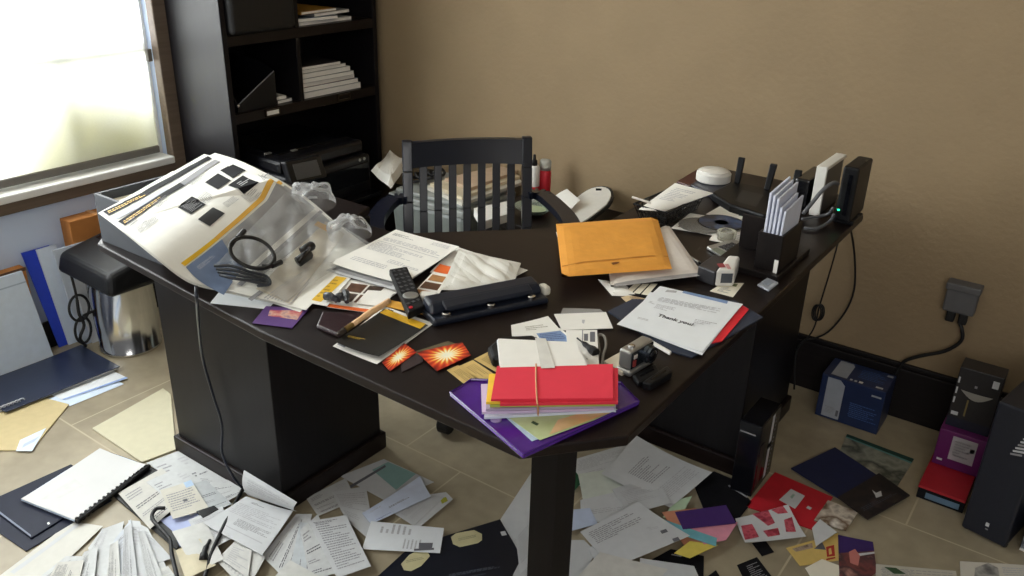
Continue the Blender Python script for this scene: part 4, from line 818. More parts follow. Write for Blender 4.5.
mb = MB(); mb.tube([P(684, 254, .756), P(699, 263, .756)], .0045, SILV, 10, smooth=0); t = mb.build('ballpoint_pen', label='silver ballpoint pen beside the white padded mailer', cat='pen')
mb = MB(); mb.tube([P(699, 263, .756), P(700.5, 263.8, .756)], .002, BP, 8, smooth=0); mb.build('pen_tip', parent=t)
# ---- right end of the desk
sheet('document', 'white printed sheet under the compact disc at the right end of the desk', 'paper', [(690, 213), (745, 222), (728, 238), (671, 228)], Z, PW, [('q', [(681, 222), (700, 226), (696, 231), (678, 227)], mat('brown photo print', (150, 110, 96), .5, .2, 80))])
sheet('document', 'small white slip behind the compact disc', 'paper', [(722, 205), (746, 211), (732, 219), (706, 214)], Z+.0015, PW)
sheet('document', 'white printed pages between the compact disc and cube organizer', 'paper', [(727, 214), (763, 219), (752, 248), (709, 240)], Z+.0012, PW, [('t', .45, .1, .95, .9, 9)])
c = P(701, 227, TOP)+Vector((0, 0, .004)); mb = MB(); mb.lathe([(.0075, 0), (.058, 0), (.058, .0012), (.0075, .0012)], c, glassy('smoky disc plastic', (150, 150, 148), .1, .4), 40); mb.build('disc', label='clear smoky disc left of the blue compact disc', cat='disc')
c = P(721, 225, TOP)+Vector((0, 0, .006)); t = thing('compact_disc', 'dark blue compact disc lying on white papers', 'disc', tuple(c))
CDM = photo('blue disc print', [(30, 40, 66), (52, 76, 116), (24, 30, 44), (70, 92, 126)], 12)
mb = MB(); mb.lathe([(.0075, 0), (.06, 0), (.06, .0012), (.0075, .0012)], c, BPG, 44); mb.build('disc', parent=t)
mb = MB(); mb.lathe([(.02, .0012), (.057, .0012), (.057, .0016), (.02, .0016)], c, CDM, 40); mb.build('printed_label', parent=t)
mb = MB(); mb.lathe([(.0075, .0012), (.018, .0012), (.018, .0016), (.0075, .0016)], c, mat('grey disc hub', (120, 126, 134), .4), 30); mb.build('hub', parent=t)
c = P(726, 240, TOP)+Vector((0, 0, .0025)); t = thing('tape_roll', 'clear plastic tape dispenser cup in front of the compact disc', 'tape', tuple(c)); TPE = glassy('cloudy tape plastic', (214, 212, 196), .2, .25)
mb = MB(); mb.lathe([(.012, 0), (.022, 0), (.024, .02), (.022, .022), (.018, .022), (.016, .004)], c, TPE, 26); mb.build('cup', parent=t, smooth=True)
t = thing('wire_basket', 'black wire mesh basket holding papers at the inner desk edge', 'basket', tuple(P(668, 212, TOP)))
rq = [P(*p, .792) for p in ((634, 204), (674, 187), (704, 195), (667, 213))]; rc = sum(rq, Vector())/4; bq2 = [rc+(p-rc)*.82+Vector((0, 0, .753-.792)) for p in rq]
WIR = mat('black wire', (24, 25, 28), .35, .05, metal=.4)
mb = MB(); mb.tube(rq, .003, WIR, 6, True, 0); mb.tube([lerp(a, b, .5) for a, b in zip(rq, bq2)], .0016, WIR, 5, True, 0); mb.build('rim', parent=t)
mb = MB()
for i in range(4):
    for s in range(11):
        k = s/11; mb.tube([lerp(rq[i], rq[(i+1) % 4], k), lerp(bq2[i], bq2[(i+1) % 4], k)], .0012, WIR, 5, smooth=0)
for k in range(11):
    k = k/10; mb.tube([lerp(bq2[0], bq2[1], k), lerp(bq2[3], bq2[2], k)], .0012, WIR, 5, smooth=0)
for k in range(7):
    k = k/6; mb.tube([lerp(bq2[0], bq2[3], k), lerp(bq2[1], bq2[2], k)], .0012, WIR, 5, smooth=0)
mb.build('mesh', parent=t)
f = lambda u, v: P(*[(a*(1-u)+b*u)*(1-v)+(d*(1-u)+c*u)*v for a, b, c, d in zip((675, 183), (713, 193), (664, 211), (639, 209))], .786+.02*(1-v)+.006*math.sin(3*u))
mb = MB(); mb.grid(f, 8, 8, PW, .002); decals(mb, f, [('t', .15, .12, .7, .6, 6)], 4); mb.build('document', label='printed white papers lying in the black wire basket', cat='paper')
mb = MB(); mb.tube([P(632, 197, .82), P(651, 203, .812)], .003, WPL, 8, smooth=0); mb.build('letter_opener', label='thin white stick poking out of the black wire basket', cat='stick')
flat('book', 'dark red book at the far inner edge of the desk', 'book', [(677, 181), (697, 169), (706, 174), (690, 186)], Z, .014, mat('dark red cover', (66, 26, 24), .4), bev=.002)
flat('case', 'dark blue black case under the round white disc', 'case', [(690, 184), (710, 172), (732, 180), (714, 194)], Z, .016, mat('midnight case', (24, 26, 44), .35), bev=.004)
c = P(713, 180.5, TOP+.017)+Vector((0, 0, 0)); c.z = TOP+.0168; t = thing('smoke_detector', 'round white plastic disc device on the dark case by the router', 'device', tuple(c))
mb = MB(); mb.lathe([(.046, 0), (.05, .003), (.05, .024), (.046, .029)], c, WPL, 40); mb.build('base', parent=t, bev=0)
mb = MB(); mb.lathe([(.044, .029), (.04, .032), (.01, .0335)], c, WPL, 40); mb.build('top', parent=t, smooth=True)
t = thing('router', 'black wireless router with three antennas at the back of the desk', 'router', tuple(P(745, 196, TOP)))
rp_ = [P(x, y, .775) for x, y in ((711, 192), (733, 181), (768, 188), (784, 203), (765, 215), (730, 204))]
mb = MB(); mb.prism(rp_, Z, .775, BP); mb.build('body', parent=t, bev=.006)
f = surf([(742, 190), (764, 195), (756, 207), (735, 201)], .7752); mb = MB(); decals(mb, f, [('r', 0, 0, 1, 1, mat('router top grey', (40, 41, 43), .5))]); mb.build('top_plate', parent=t)
a, b = P(731, 204, .76), P(752, 209.5, .76); mb = MB(); mb.tube([a, b], .0025, SILV, 6, smooth=0); mb.build('trim_strip', parent=t)
for (x0, y0), (x1, y1) in (((737, 183), (742, 157.5)), ((767, 190), (774, 164)), ((792, 197), (799, 170))):
    p = P(x0, y0, .775); q = PY(x1, y1, p.y+.01); mb = MB(); d = (q-p)
    w = [Vector((.0085*i, .005*j, 0)) for i, j in ((-1, -1), (1, -1), (1, 1), (-1, 1))]; mb.hexa([p+k for k in w], [q+k*1.15 for k in w], BP); mb.build('antenna', parent=t, bev=.003)
# cube organizer with envelopes
ORGM = wood('black organizer wood', (24, 20, 20), .4, axis=2)
t = thing('desk_organizer', 'black wooden desk organizer holding envelopes at the right end', 'organizer', (-.59, 1.86, TOP))
def bx(nm, lo, hi, m, bev=.0015, par=None): mb = MB(); mb.box(lo, hi, m); return mb.build(nm, parent=par or t, bev=bev)
nc = P(778, 277, .764); ox, oy = nc.x-.008, nc.y+.018; ot = PY(779, 236, oy).z
bx('base', (-.665, nc.y, Z), (nc.x, 1.955, .764), ORGM)
for a, b in (((ox-.055, oy, .764), (ox, oy+.005, ot)), ((ox-.055, oy+.125, .764), (ox, oy+.13, ot)), ((ox-.005, oy+.005, .764), (ox, oy+.125, ot)), ((ox-.055, oy+.005, .764), (ox-.05, oy+.125, ot))): bx('side_panel', a, b, ORGM)
bx('back_panel', (-.655, oy+.1, .764), (ox-.056, oy+.106, PY(757, 217, oy+.1).z), ORGM)
a = PY(776, 268, oy-.001); bx('white_label', (a.x-.006, oy-.001, a.z-.018), (a.x+.003, oy, a.z+.018), PW, 0)
EB = mat('pale blue white envelope', (214, 220, 236), .6, .03)
za_, zb_ = PY(772, 193, oy+.01).z, PY(797, 214, oy+.01).z
for i, (k, ln2, lab) in enumerate(((0, .118, 'tallest bluish white envelope at the left of the desk organizer'), (.12, .112, 'bluish white envelope second from the left in the desk organizer'), (.25, .118, 'bluish white envelope in the middle of the desk organizer'),
        (.8, .1, 'shorter bluish white envelope second from the right in the desk organizer'), (1, .112, 'shortest bluish white envelope at the right of the desk organizer'))):
    x = ox-.047+.0083*i; z1 = lerp(za_, zb_, k); tl = .001*i
    mb = MB(); b = [Vector(p) for p in ((x, oy+.008, .765), (x+.005, oy+.008, .765), (x+.005, oy+.006+ln2, .765), (x, oy+.006+ln2, .765))]; q = [p+Vector((tl, .0, z1-.765+(.01 if p.y > oy+.05 else 0))) for p in b]; mb.hexa(b, q, EB)
    mb.build('envelope', label=lab, cat='envelope', group='envelopes in the desk organizer', bev=.0008)
# modems
def modem(lab, x0, y0, x1, y1, z1, m, led=None, ledc=None):
    global t
    t = thing('modem', lab, 'modem', ((x0+x1)/2, (y0+y1)/2, TOP)); bx('body', (x0, y0, .762), (x1, y1, z1), m, .006); bx('stand', (x0-.006, y0+.02, Z), (x1+.006, y1-.02, .762), BP, .003)
    if led: bx('status_light', (led[0], y0-.001, led[1]), (led[0]+.006, y0+.0005, led[1]+.004), ledc, 0)
    return t
def glow(n, c, e):
    m = mat(n, c, .4); b = m.node_tree.nodes['Principled BSDF']; b.inputs['Emission Color'].default_value = lin(c)+(1,); b.inputs['Emission Strength'].default_value = e; return m
q = PY(833, 165, 2.2); zt2 = PY(850, 167, 2.2).z
modem('tall black modem with a green light at the right end of the desk', -.535, 2.2, -.495, 2.33, zt2, BP, (-.53, PY(836, 210, 2.2).z), glow('green light', (40, 230, 150), 3))
bx('grille_strip', (-.517, 2.1985, .78), (-.507, 2.2, zt2-.02), BPG, 0)
qb = PY(797, 178, 2.24); modem('black modem with a blue light behind the envelopes', qb.x-.005, 2.24, qb.x+.035, 2.39, qb.z, BPG, (qb.x+.0, PY(795, 194, 2.24).z), glow('blue light', (70, 80, 255), 3))
qa = PY(820, 166, 2.24); t = thing('network_box', 'white edged slim device standing between the two black modems', 'device', (qa.x, 2.32, TOP)); bx('body', (qa.x-.004, 2.243, Z), (qa.x+.018, 2.40, qa.z-.006), GC, .003)
mb = MB(); w_ = .012; fr = [(qa.x-.006, 2.238, .757), (qa.x-.006, 2.238, qa.z), (qa.x-.006, 2.405, qa.z+.004)]
mb.box((qa.x-.007, 2.236, Z), (qa.x+.021, 2.246, qa.z), WPL); mb.box((qa.x-.007, 2.246, qa.z-.01), (qa.x+.021, 2.405, qa.z), WPL); mb.build('white_edge', parent=t, bev=.002)
mb = MB(); g5 = mat('grey modem cable', (92, 94, 98), .45)
mb.tube([PY(803, 214, 2.1), PY(812, 203, 2.12), PY(822, 191, 2.14), PY(833, 183, 2.17), PY(838, 184, 2.195)], .005, g5, 8)
mb.tube([P(802, 219, .765), P(815, 217, .762), P(828, 214, .77), PY(833, 208, 2.18)], .004, g5, 8); mb.tube([P(804, 228, .757), P(818, 228, .757), P(830, 221, .76), PY(834, 214, 2.19)], .004, g5, 8)
mb.build('cable', label='grey cable loops between the desk organizer and the tall modem', cat='cable', smooth=True)
E1 = Vector((-.507, 2.40, TOP-.01))
mb = MB(); mb.tube([PY(848, 222, 2.45), PY(852, 236, 2.58), PY(855, 262, 2.62), PY(854, 290, 2.64), PY(845, 312, 2.65), PY(828, 332, 2.655), PY(812, 339, 2.655), PY(803, 341, 2.65), (-.68, 2.64, .12), (-.66, 2.62, .006)], .0032, BRUB, 7); mb.build('cable', label='black cable hanging in a wide bow from the desk end', cat='cable', smooth=True)
mb = MB(); mb.tube([PY(841, 228, 2.42), PY(836, 250, 2.54), PY(828, 278, 2.59), PY(820, 304, 2.61), PY(818, 312, 2.61), PY(815, 325, 2.61), PY(808, 337, 2.61), (-.70, 2.60, .1), (-.70, 2.59, .006)], .0024, BRUB, 7)
for i in range(3): k = PY(817, 312, 2.605); mb.tube([k+Vector((.014*math.cos(a)+.004*i, .004*i-.006, .028*math.sin(a))) for a in [2*math.pi*j/8 for j in range(8)]], .0024, BRUB, 6, True, 3)
mb.build('cable', label='thin black cable with a tied knot hanging behind the desk end', cat='cable', smooth=True)
# ================================================================== FLOOR, LEFT OF THE DESK
def leanslab(name, lab, cat, Y0, Y1, z1, xb, xt, th, m, group=None, sh=0, z0=.001, D=None):
    mb = MB(); q = lambda x: [Vector((x(z0), Y0, z0)), Vector((x(z0), Y1, z0)), Vector((x(z1), Y1+sh, z1)), Vector((x(z1), Y0+sh, z1))]
    fx = lambda z: lerp(xb, xt, (z-z0)/(z1-z0)); a = q(fx); b = q(lambda z: fx(z)-th); mb.hexa(b, a, m)
    if D: decals(mb, lambda u, v: lerp(lerp(a[3], a[2], u), lerp(a[0], a[1], u), v)+Vector((.0006, 0, 0)), D, 1, 0)
    return mb.build(name, label=lab, cat=cat, group=group)
t = thing('carton', 'flat brown cardboard carton leaning under the window behind the white board', 'carton', (-2.87, 1.0, 0))
mb = MB(); mb.box((-2.893, .62, .001), (-2.852, 1.212, .335), CARD); mb.build('body', parent=t, bev=.002)
mb = MB(); mb.box((-2.8525, .62, .325), (-2.8505, 1.212, .337), mat('dark carton edge', (96, 66, 46), .8)); mb.build('top_edge', parent=t)
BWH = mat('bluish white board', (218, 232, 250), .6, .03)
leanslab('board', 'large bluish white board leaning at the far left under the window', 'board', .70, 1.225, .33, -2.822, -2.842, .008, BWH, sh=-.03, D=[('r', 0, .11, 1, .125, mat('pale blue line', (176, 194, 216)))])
BLU = mat('royal blue folder', (46, 74, 208), .4, .04)
leanslab('folder', 'royal blue folder standing against the wall right of the white board', 'folder', 1.27, 1.365, .372, -2.866, -2.888, .005, BLU, sh=-.045)
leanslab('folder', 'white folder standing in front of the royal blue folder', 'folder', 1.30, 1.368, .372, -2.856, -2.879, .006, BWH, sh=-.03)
leanslab('folder', 'pale grey blue folder standing right of the white folder by the shredder', 'folder', 1.33, 1.48, .374, -2.812, -2.826, .006, mat('pale grey blue folder', (206, 216, 230), .6), sh=-.03)
leanslab('folder', 'white folder standing nearest the shredder bin under the window', 'folder', 1.36, 1.50, .36, -2.803, -2.817, .006, mat('plain white folder', (224, 228, 232), .6), sh=-.03)
mb = MB(); mb.box((-2.895, 1.375, .001), (-2.832, 1.6, .455), CARD); ct = mb.build('carton', bev=.003, label='tall tan cardboard carton behind the shredder', cat='carton')
mb = MB(); mb.box((-2.896, 1.47, .4552), (-2.831, 1.485, .456), mat('carton tape', (206, 150, 90), .3)); mb.build('tape_strip', parent=ct)
# shredder: chrome bin, black head, cord
sc_ = Vector((-2.69, 1.44, 0)); t = thing('shredder', 'chrome bin shredder with a black head beside the desk pedestal', 'shredder', tuple(sc_))
mb = MB(); mb.lathe([(.102, 0), (.106, .004), (.106, .012), (.102, .016), (.11, .282), (.114, .286), (.114, .296), (.108, .3)], sc_, CHR, 48); mb.build('bin', parent=t, smooth=False)
for p in t.children[0].data.polygons: p.use_smooth = len(p.vertices) == 4
mb = MB(); M = Matrix.Translation((-2.655, 1.40, 0)) @ Matrix.Rotation(R(-2), 4, 'Z')
mb.hexa([M @ Vector(p) for p in ((-.16, -.115, .301), (.19, -.115, .301), (.19, .13, .301), (-.16, .13, .301))], [M @ Vector(p) for p in ((-.145, -.1, .375), (.175, -.1, .375), (.175, .115, .42), (-.145, .115, .42))], BP); hd = mb.build('shredder_head', parent=t, bev=.022, seg=4)
mb = MB(); a = [M @ Vector(p) for p in ((-.11, .02, .40), (.14, .02, .40), (.14, .04, .404), (-.11, .04, .404))]; mb.hexa(a, [p+Vector((0, 0, .003)) for p in a], BPG); mb.build('feed_slot', parent=hd)
mb = MB(); a = [M @ Vector(p) for p in ((-.11, .092, .412), (.165, .092, .412), (.165, .114, .412), (-.11, .114, .412))]; mb.hexa(a, [p+Vector((0, 0, .02)) for p in a], GC); mb.build('rear_bar', parent=hd, bev=.005)
mb = MB(); cpth = [PX(72, 250, -2.78), PX(70, 268, -2.76), PX(75, 290, -2.75), PX(77, 300, -2.75)]
mb.tube(cpth, .0045, BRUB, 7)
mb.tube([PX(79+10*math.cos(a), 308+13*math.sin(a), -2.75-.004*i) for i, a in enumerate([2*math.pi*j/10 for j in range(10)])], .0045, BRUB, 7, True)
mb.tube([PX(83+8*math.cos(a), 330+13*math.sin(a), -2.75-.004*i) for i, a in enumerate([2*math.pi*j/10 for j in range(10)])], .0045, BRUB, 7, True)
mb.tube([PX(77, 300, -2.75), PX(79, 314, -2.74), PX(84, 325, -2.74), PX(80, 338, -2.74), P(86, 346, .008)], .0055, BRUB, 7); mb.tube([PX(83, 316, -2.74), PX(93, 311, -2.74)], .005, BRUB, 7)
mb.build('power_cord', parent=t, smooth=True)
# papers under the window
NVB = mat('navy vinyl', (36, 44, 66), .35, .12, 9, coat=.15)
t = thing('binder', 'navy vinyl binder with a white spiral lying on the floor below the shredder', 'binder', tuple(P(60, 380, 0)))
sheet('cover', None, None, [(-40, 392), (81, 345), (120, 367), (6, 412)], .012, NVB, parent=t, lift=(0, .004, 0, 0), wave=.004, n=10, th=.003)
mb = MB(); mb.prism([P(x, y, .004) for x, y in ((-38, 394), (80, 348), (118, 369), (8, 412))], .004, .011, PW); mb.build('pages', parent=t)
mb = MB(); WSP = mat('white spiral wire', (210, 214, 220), .3)
for i in range(7): a = P(-4+i*4.2, 411.5-i*1.6, .012); mb.tube([a+Vector((.0, .012*math.cos(k), .012*math.sin(k)-.001)) for k in [2*math.pi*j/8 for j in range(8)]], .0022, WSP, 6, True, 2)
mb.build('spiral', parent=t)
sheet('document', 'pale sheet sticking out lowest right of the navy binder', 'paper', [(48, 399), (108, 376), (124, 384), (70, 406)], .0012, BWH)
sheet('document', 'white sheet with a blue edge upper one right of the navy binder', 'paper', [(50, 394), (112, 370), (128, 378), (64, 400)], .0024, PW2, [('r', 0, .86, 1, 1, mat('blue paper edge', (150, 176, 226)))], lift=(.003, 0, .004, 0))
MAN = mat('manila card', (204, 186, 140), .7, .04)
t = flat('folder', 'manila folder at the left edge on the tiles below the navy binder', 'folder', [(-30, 414), (46, 398), (69, 404), (38, 442), (30, 450), (-30, 450)], .001, .004, MAN, bev=.001)
sheet('document', 'white blue page corner sticking out of the manila folder', 'paper', [(20, 440), (46, 428), (32, 451), (16, 451)], .0056, BWH, [('p', [(24, 444), (40, 436), (34, 442), (22, 448)], mat('blue page print', (186, 200, 232)))])
CRM = mat('pale cream card', (204, 198, 170), .7, .03)
flat('folder', 'pale cream folder lying against the left desk pedestal', 'folder', [(92, 428), (112, 417), (163, 388), (171, 394), (176, 449), (142, 462)], .001, .005, CRM, bev=.0015)
NF = mat('navy folder board', (20, 26, 46), .55, .06, spec=.25)
flat('folder', 'lower navy folder under another at the bottom left of the floor', 'folder', [(-22, 518), (60, 475), (112, 500), (26, 551)], .001, .003, NF, bev=.001)
flat('folder', 'upper navy folder under the white comb bound booklet', 'folder', [(-16, 503), (71, 464), (108, 490), (31, 538)], .0045, .004, NF, [('q', [(47, 523), (49, 522), (50, 524), (48, 525)], SILV), ('q', [(-10, 504), (31, 535), (31, 537), (-12, 505)], mat('grey folder edge', (120, 128, 146)))], bev=.001)
# comb bound booklet
t = thing('booklet', 'white comb bound booklet lying on the navy folders', 'booklet', tuple(P(85, 485, 0)))
q = [(100, 449), (146, 465), (74, 520), (21, 499)]
flat('back_cover', None, None, [(101, 449), (150, 466), (78, 523), (22, 499)], .009, .002, BLK, parent=t)
sheet('pages', None, None, q, .0115, BWH, parent=t, th=.006)
sheet('front_page', None, None, q, .0178, mat('cream white page', (208, 208, 207), .6, .03, 9), [('p', [(40, 500), (74, 478), (84, 486), (60, 498)], mat('faint grey print', (206, 206, 204)))], parent=t, lift=(.006, .004, 0, .002), wave=.003)
mb = MB(); a, b = P(74, 521, .016), P(147, 465, .016); d = (b-a).normalized(); n = Vector((d.y, -d.x, 0))
for i in range(17):
    c = lerp(a, b, (i+.5)/17)+n*.004; mb.tube([c+n*.006*math.cos(k)+CU*(.007*math.sin(k)-.002) for k in [2*math.pi*j/8 for j in range(8)]], .0034, BRUB, 6, True, 2)
mb.tube([a+n*.008, b+n*.008], .006, BRUB, 8, smooth=0); mb.build('comb', parent=t)
# black portfolio with checks
flat('folder', 'black folder under the cheques beside the comb bound booklet', 'folder', [(108, 491), (150, 466), (225, 505), (176, 549)], .001, .005, BRUB, bev=.001)
flat('document', 'lavender sheet showing at the lower corner of the black folder', 'paper', [(160, 520), (200, 503), (214, 512), (177, 535)], .0064, .001, mat('lavender paper', (176, 186, 222), .7))
flat('document', 'second lavender sheet on the floor tucked under the black folder corner', 'paper', [(176, 538), (196, 526), (204, 530), (180, 547)], .0063, .0008, mat('grey lavender paper', (140, 152, 190), .7))
CK = mat('cheque paper', (200, 202, 202), .75, .05, 60); CK2 = mat('warm cheque paper', (202, 200, 193), .75, .04, 60)
CT = [('t', .06, .12, .4, .3, 2, G1), ('t', .06, .45, .9, .55, 1, INKD), ('t', .06, .66, .7, .74, 1, G1), ('t', .1, .85, .9, .93, 1, INKD), ('t', .7, .12, .93, .3, 2, INK)]
def cheque(lab, q, z, m=CK, lift=(0, 0, 0, 0), D=None, cat='cheque', nm='cheque', group='loose cheques on the floor', wave=0): return sheet(nm, lab, cat, q, z, m, CT if D is None else D, lift=lift, wave=wave, group=group)
zc = [.008]
def nz_(d=.0011): zc[0] += d; return zc[0]
cheque('cheque with its edge along the plinth of the left pedestal', [(146, 463), (178, 451), (242, 489), (212, 502)], nz_())
cheque('cheque lying against the plinth near the power cable', [(196, 474), (228, 480), (246, 491), (214, 508)], nz_())
cheque('cheque overlapping the comb binding of the white booklet', [(118, 493), (162, 468), (190, 494), (150, 529)], nz_(), CK2)
cheque('cheque under the small beige receipt on the black folder', [(146, 482), (182, 466), (224, 500), (190, 516)], nz_(), CK)
cheque('grey cheque right of the beige receipt', [(178, 488), (206, 480), (232, 504), (206, 514)], nz_(), mat('grey cheque paper', (182, 186, 188), .75, .05, 60))
sheet('receipt', 'small beige receipt with a blue corner on top of the black folder', 'receipt', [(160, 490), (191, 480), (209, 508), (173, 519)], nz_(), mat('beige receipt', (202, 198, 186), .7, .05), [('t', .08, .2, .9, .8, 5, G1), ('r', .75, 0, 1, .18, mat('pale blue stamp', (166, 190, 216))), ('r', .48, .5, .6, .58, INKD)], lift=(.004, .008, .002, .004))
flat('phone_charger', 'black charger brick on the floor between the receipt and printed page', 'charger', [(196, 511), (214, 505), (219, 509), (203, 518)], .0145, .006, BP, bev=.002)
sheet('envelope', 'long white envelope at the bottom left corner of the floor', 'envelope', [(-6, 580), (72, 521), (103, 526), (44, 582)], .003, mat('off white envelope', (204, 202, 194), .65, .03), [('q', [(10, 572), (76, 524), (80, 525), (14, 574)], PG)], lift=(0, 0, .004, 0))
PWF = mat('slip paper', (206, 206, 202), .75); z0 = .002
for q, lab, m in (([(20, 592), (66, 556), (112, 556), (92, 600)], 'wide printed page at the bottom edge right of the long white envelope', CK), ([(88, 548), (102, 529), (124, 521), (108, 600)], 'printed slip leaning left in the fan of papers at the bottom edge', CK),
        ([(114, 540), (131, 519), (136, 600), (104, 600)], 'bluish slip in the middle of the fan of papers at the bottom edge', mat('bluish slip', (194, 199, 206), .7)), ([(128, 520), (140, 521), (160, 600), (136, 600)], 'narrow white slip right of the bluish slip in the bottom fan', PG),
        ([(136, 522), (148, 528), (178, 592), (156, 600)], 'slip second from the right in the bottom fan of papers', CK), ([(146, 530), (160, 545), (172, 558), (150, 566)], 'slip at the right side of the bottom fan of papers', PG), ([(150, 572), (168, 566), (186, 590), (150, 600)], 'white slip at the bottom edge below the black cable', PWF)):
    z0 += .0012; sheet('document', lab, 'paper', q, z0, m, [('t', .08, .08, .9, .35, 4, INK), ('t', .3, .1, .6, .14, 1, INKD)], lift=(0, .003, 0, 0), group='fan of loose slips')
for q, lab, m in (([(60, 600), (84, 552), (98, 546), (92, 600)], 'slim slip at the left of the fan of papers at the bottom edge', CK), ([(104, 600), (110, 545), (118, 540), (122, 600)], 'slim white slip in the left half of the bottom fan', PWF), ([(120, 600), (124, 528), (131, 523), (140, 600)], 'slim grey slip in the middle of the bottom fan', PG),
        ([(150, 600), (138, 532), (144, 530), (168, 590)], 'slim cheque in the right half of the bottom fan', CK), ([(40, 592), (58, 562), (84, 560), (76, 592)], 'small printed slip at the far left of the bottom fan', CK2)):
    z0 += .0013; sheet('document', lab, 'paper', q, z0, m, [('t', .1, .08, .9, .5, 8, G1), ('t', .1, .6, .7, .7, 1, INKD)], lift=(0, .004, .001, 0), group='fan of loose slips')
# ------------------------------------------------------------------ floor in front of the left pedestal
PGY = mat('grey white paper', (204, 206, 208), .75, .03)
z0 = .0015
def fl(lab, q, m=PGY, D=None, lift=(0, 0, 0, 0), nm='document', cat='paper', dz=.0013, group=None, **k):
    global z0; z0 += dz
    return sheet(nm, lab, cat, q, z0, m, D if D is not None else [('t', .08, .1, .92, .5, 6), ('t', .08, .6, .6, .75, 2)], lift=lift, group=group, **k)
TEAL = mat('teal tinted paper', (140, 176, 172), .7, .04)
fl('teal tinted page beside the plinth of the left pedestal', [(340, 476), (384, 459), (434, 482), (388, 502)], PGY, [('q', [(372, 470), (388, 462), (416, 474), (396, 490)], TEAL), ('q', [(346, 488), (385, 465), (386, 467), (348, 490)], INKD)])
fl('cheque tucked along the plinth beneath the teal tinted page', [(306, 498), (346, 478), (356, 500), (318, 516)], CK, CT, nm='cheque', cat='cheque')
fl('grey page between the teal page and the pale envelope', [(332, 492), (366, 486), (376, 545), (346, 520)], PGY)
fl('page with a yellow sticker at its corner on the tiles', [(404, 498), (446, 492), (453, 499), (416, 530)], PGY, [('q', [(440, 499), (446, 497), (448, 501), (442, 504)], mat('olive sticker', (176, 176, 60)))])
fl('grey page half under the pale blue envelope', [(392, 512), (426, 494), (444, 497), (414, 526)], PG)
fl('white window envelope below the pale blue envelope', [(362, 549), (371, 521), (444, 528), (440, 553)], PW2, [('t', .6, .15, .95, .6, 4, INK), ('t', .08, .5, .45, .75, 3), ('q', [(419, 543), (433, 543), (432, 548), (419, 549)], INKD), ('q', [(414, 549), (434, 548), (434, 550), (414, 551)], INKD)], lift=(0, .002, 0, 0), nm='envelope', cat='envelope')
fl('pale blue white envelope lying diagonally right of the pedestal corner', [(362, 513), (420, 476), (431, 496), (371, 524)], mat('pale blue envelope', (206, 216, 236), .6), [('t', .35, .5, .75, .6, 1, INKD), ('t', .1, .2, .5, .28, 1), ('t', .1, .85, .35, .93, 1, mat('blue ink', (70, 90, 170)))], lift=(.004, .012, .004, 0), nm='envelope', cat='envelope')
fl('cheque left of the handwritten checklist page', [(262, 556), (296, 514), (312, 514), (296, 590)], CK, CT, nm='cheque', cat='cheque')
fl('blue grey slip under the handwritten checklist page', [(286, 586), (300, 522), (318, 524), (330, 586)], mat('blue grey slip', (194, 200, 204), .7), CT)
fl('long cheque behind the handwritten checklist page', [(300, 530), (318, 514), (340, 572), (310, 580)], CK, CT, nm='cheque', cat='cheque')
fl('handwritten checklist page in front of the pedestal corner', [(308, 521), (346, 515), (371, 566), (337, 578)], PGY, [('t', .12, .08, .9, .9, 13, G1), ('t', .1, .04, .8, .08, 1, INKD)], lift=(0, .006, .002, 0))
fl('white sheet sticking out at the bottom below the checklist page', [(262, 590), (290, 560), (330, 582), (320, 600)], PWF, [])
fl('printed slip under the large page near the power cable', [(188, 520), (222, 506), (236, 536), (206, 552)], PGY)
fl('pale sheet below the large printed page at the bottom', [(216, 560), (236, 540), (266, 556), (246, 592)], PWF, [('t', .1, .1, .5, .9, 5)])
fl('crumpled beige slip near the cable plug at the bottom', [(176, 552), (200, 540), (216, 566), (186, 580)], mat('beige slip', (206, 196, 168), .7), [], wave=.006)
fl('white slip under the cable plug', [(172, 532), (206, 522), (224, 560), (196, 572)], PWF, [], wave=.004)
fl('large printed page with ruled lines in front of the left pedestal', [(246, 497), (293, 511), (262, 556), (203, 523)], PGY, [('t', .2, .08, .5, .13, 1, INKD), ('t', .05, .2, .9, .5, 5), ('t', .3, .55, .9, .72, 4, G1), ('r', .2, .8, .9, .82, INK)], lift=(.012, .006, .002, .004), wave=.003)
fl('small white slip in front of the large ruled page', [(232, 544), (252, 550), (248, 578), (222, 560)], PWF, [('t', .1, .1, .9, .9, 5)])
# folded page standing against the plinth
a, b, c, d = P(248, 495, .035), P(297, 511, .03), PY(297, 502, 1.12), PY(244, 470, 1.12)
mb = MB(); ff = lambda u, v: lerp(lerp(d, c, u), lerp(a, b, u), v)+Vector((0, -.012*math.sin(3.1*v), 0)); mb.grid(ff, 6, 6, PGY, .0008)
decals(mb, lambda u, v: ff(u, v)+Vector((0, -.0012, .0008)), [('t', .1, .2, .9, .6, 3)], 1, 0); mb.build('document', label='folded page standing up against the left desk pedestal', cat='paper')
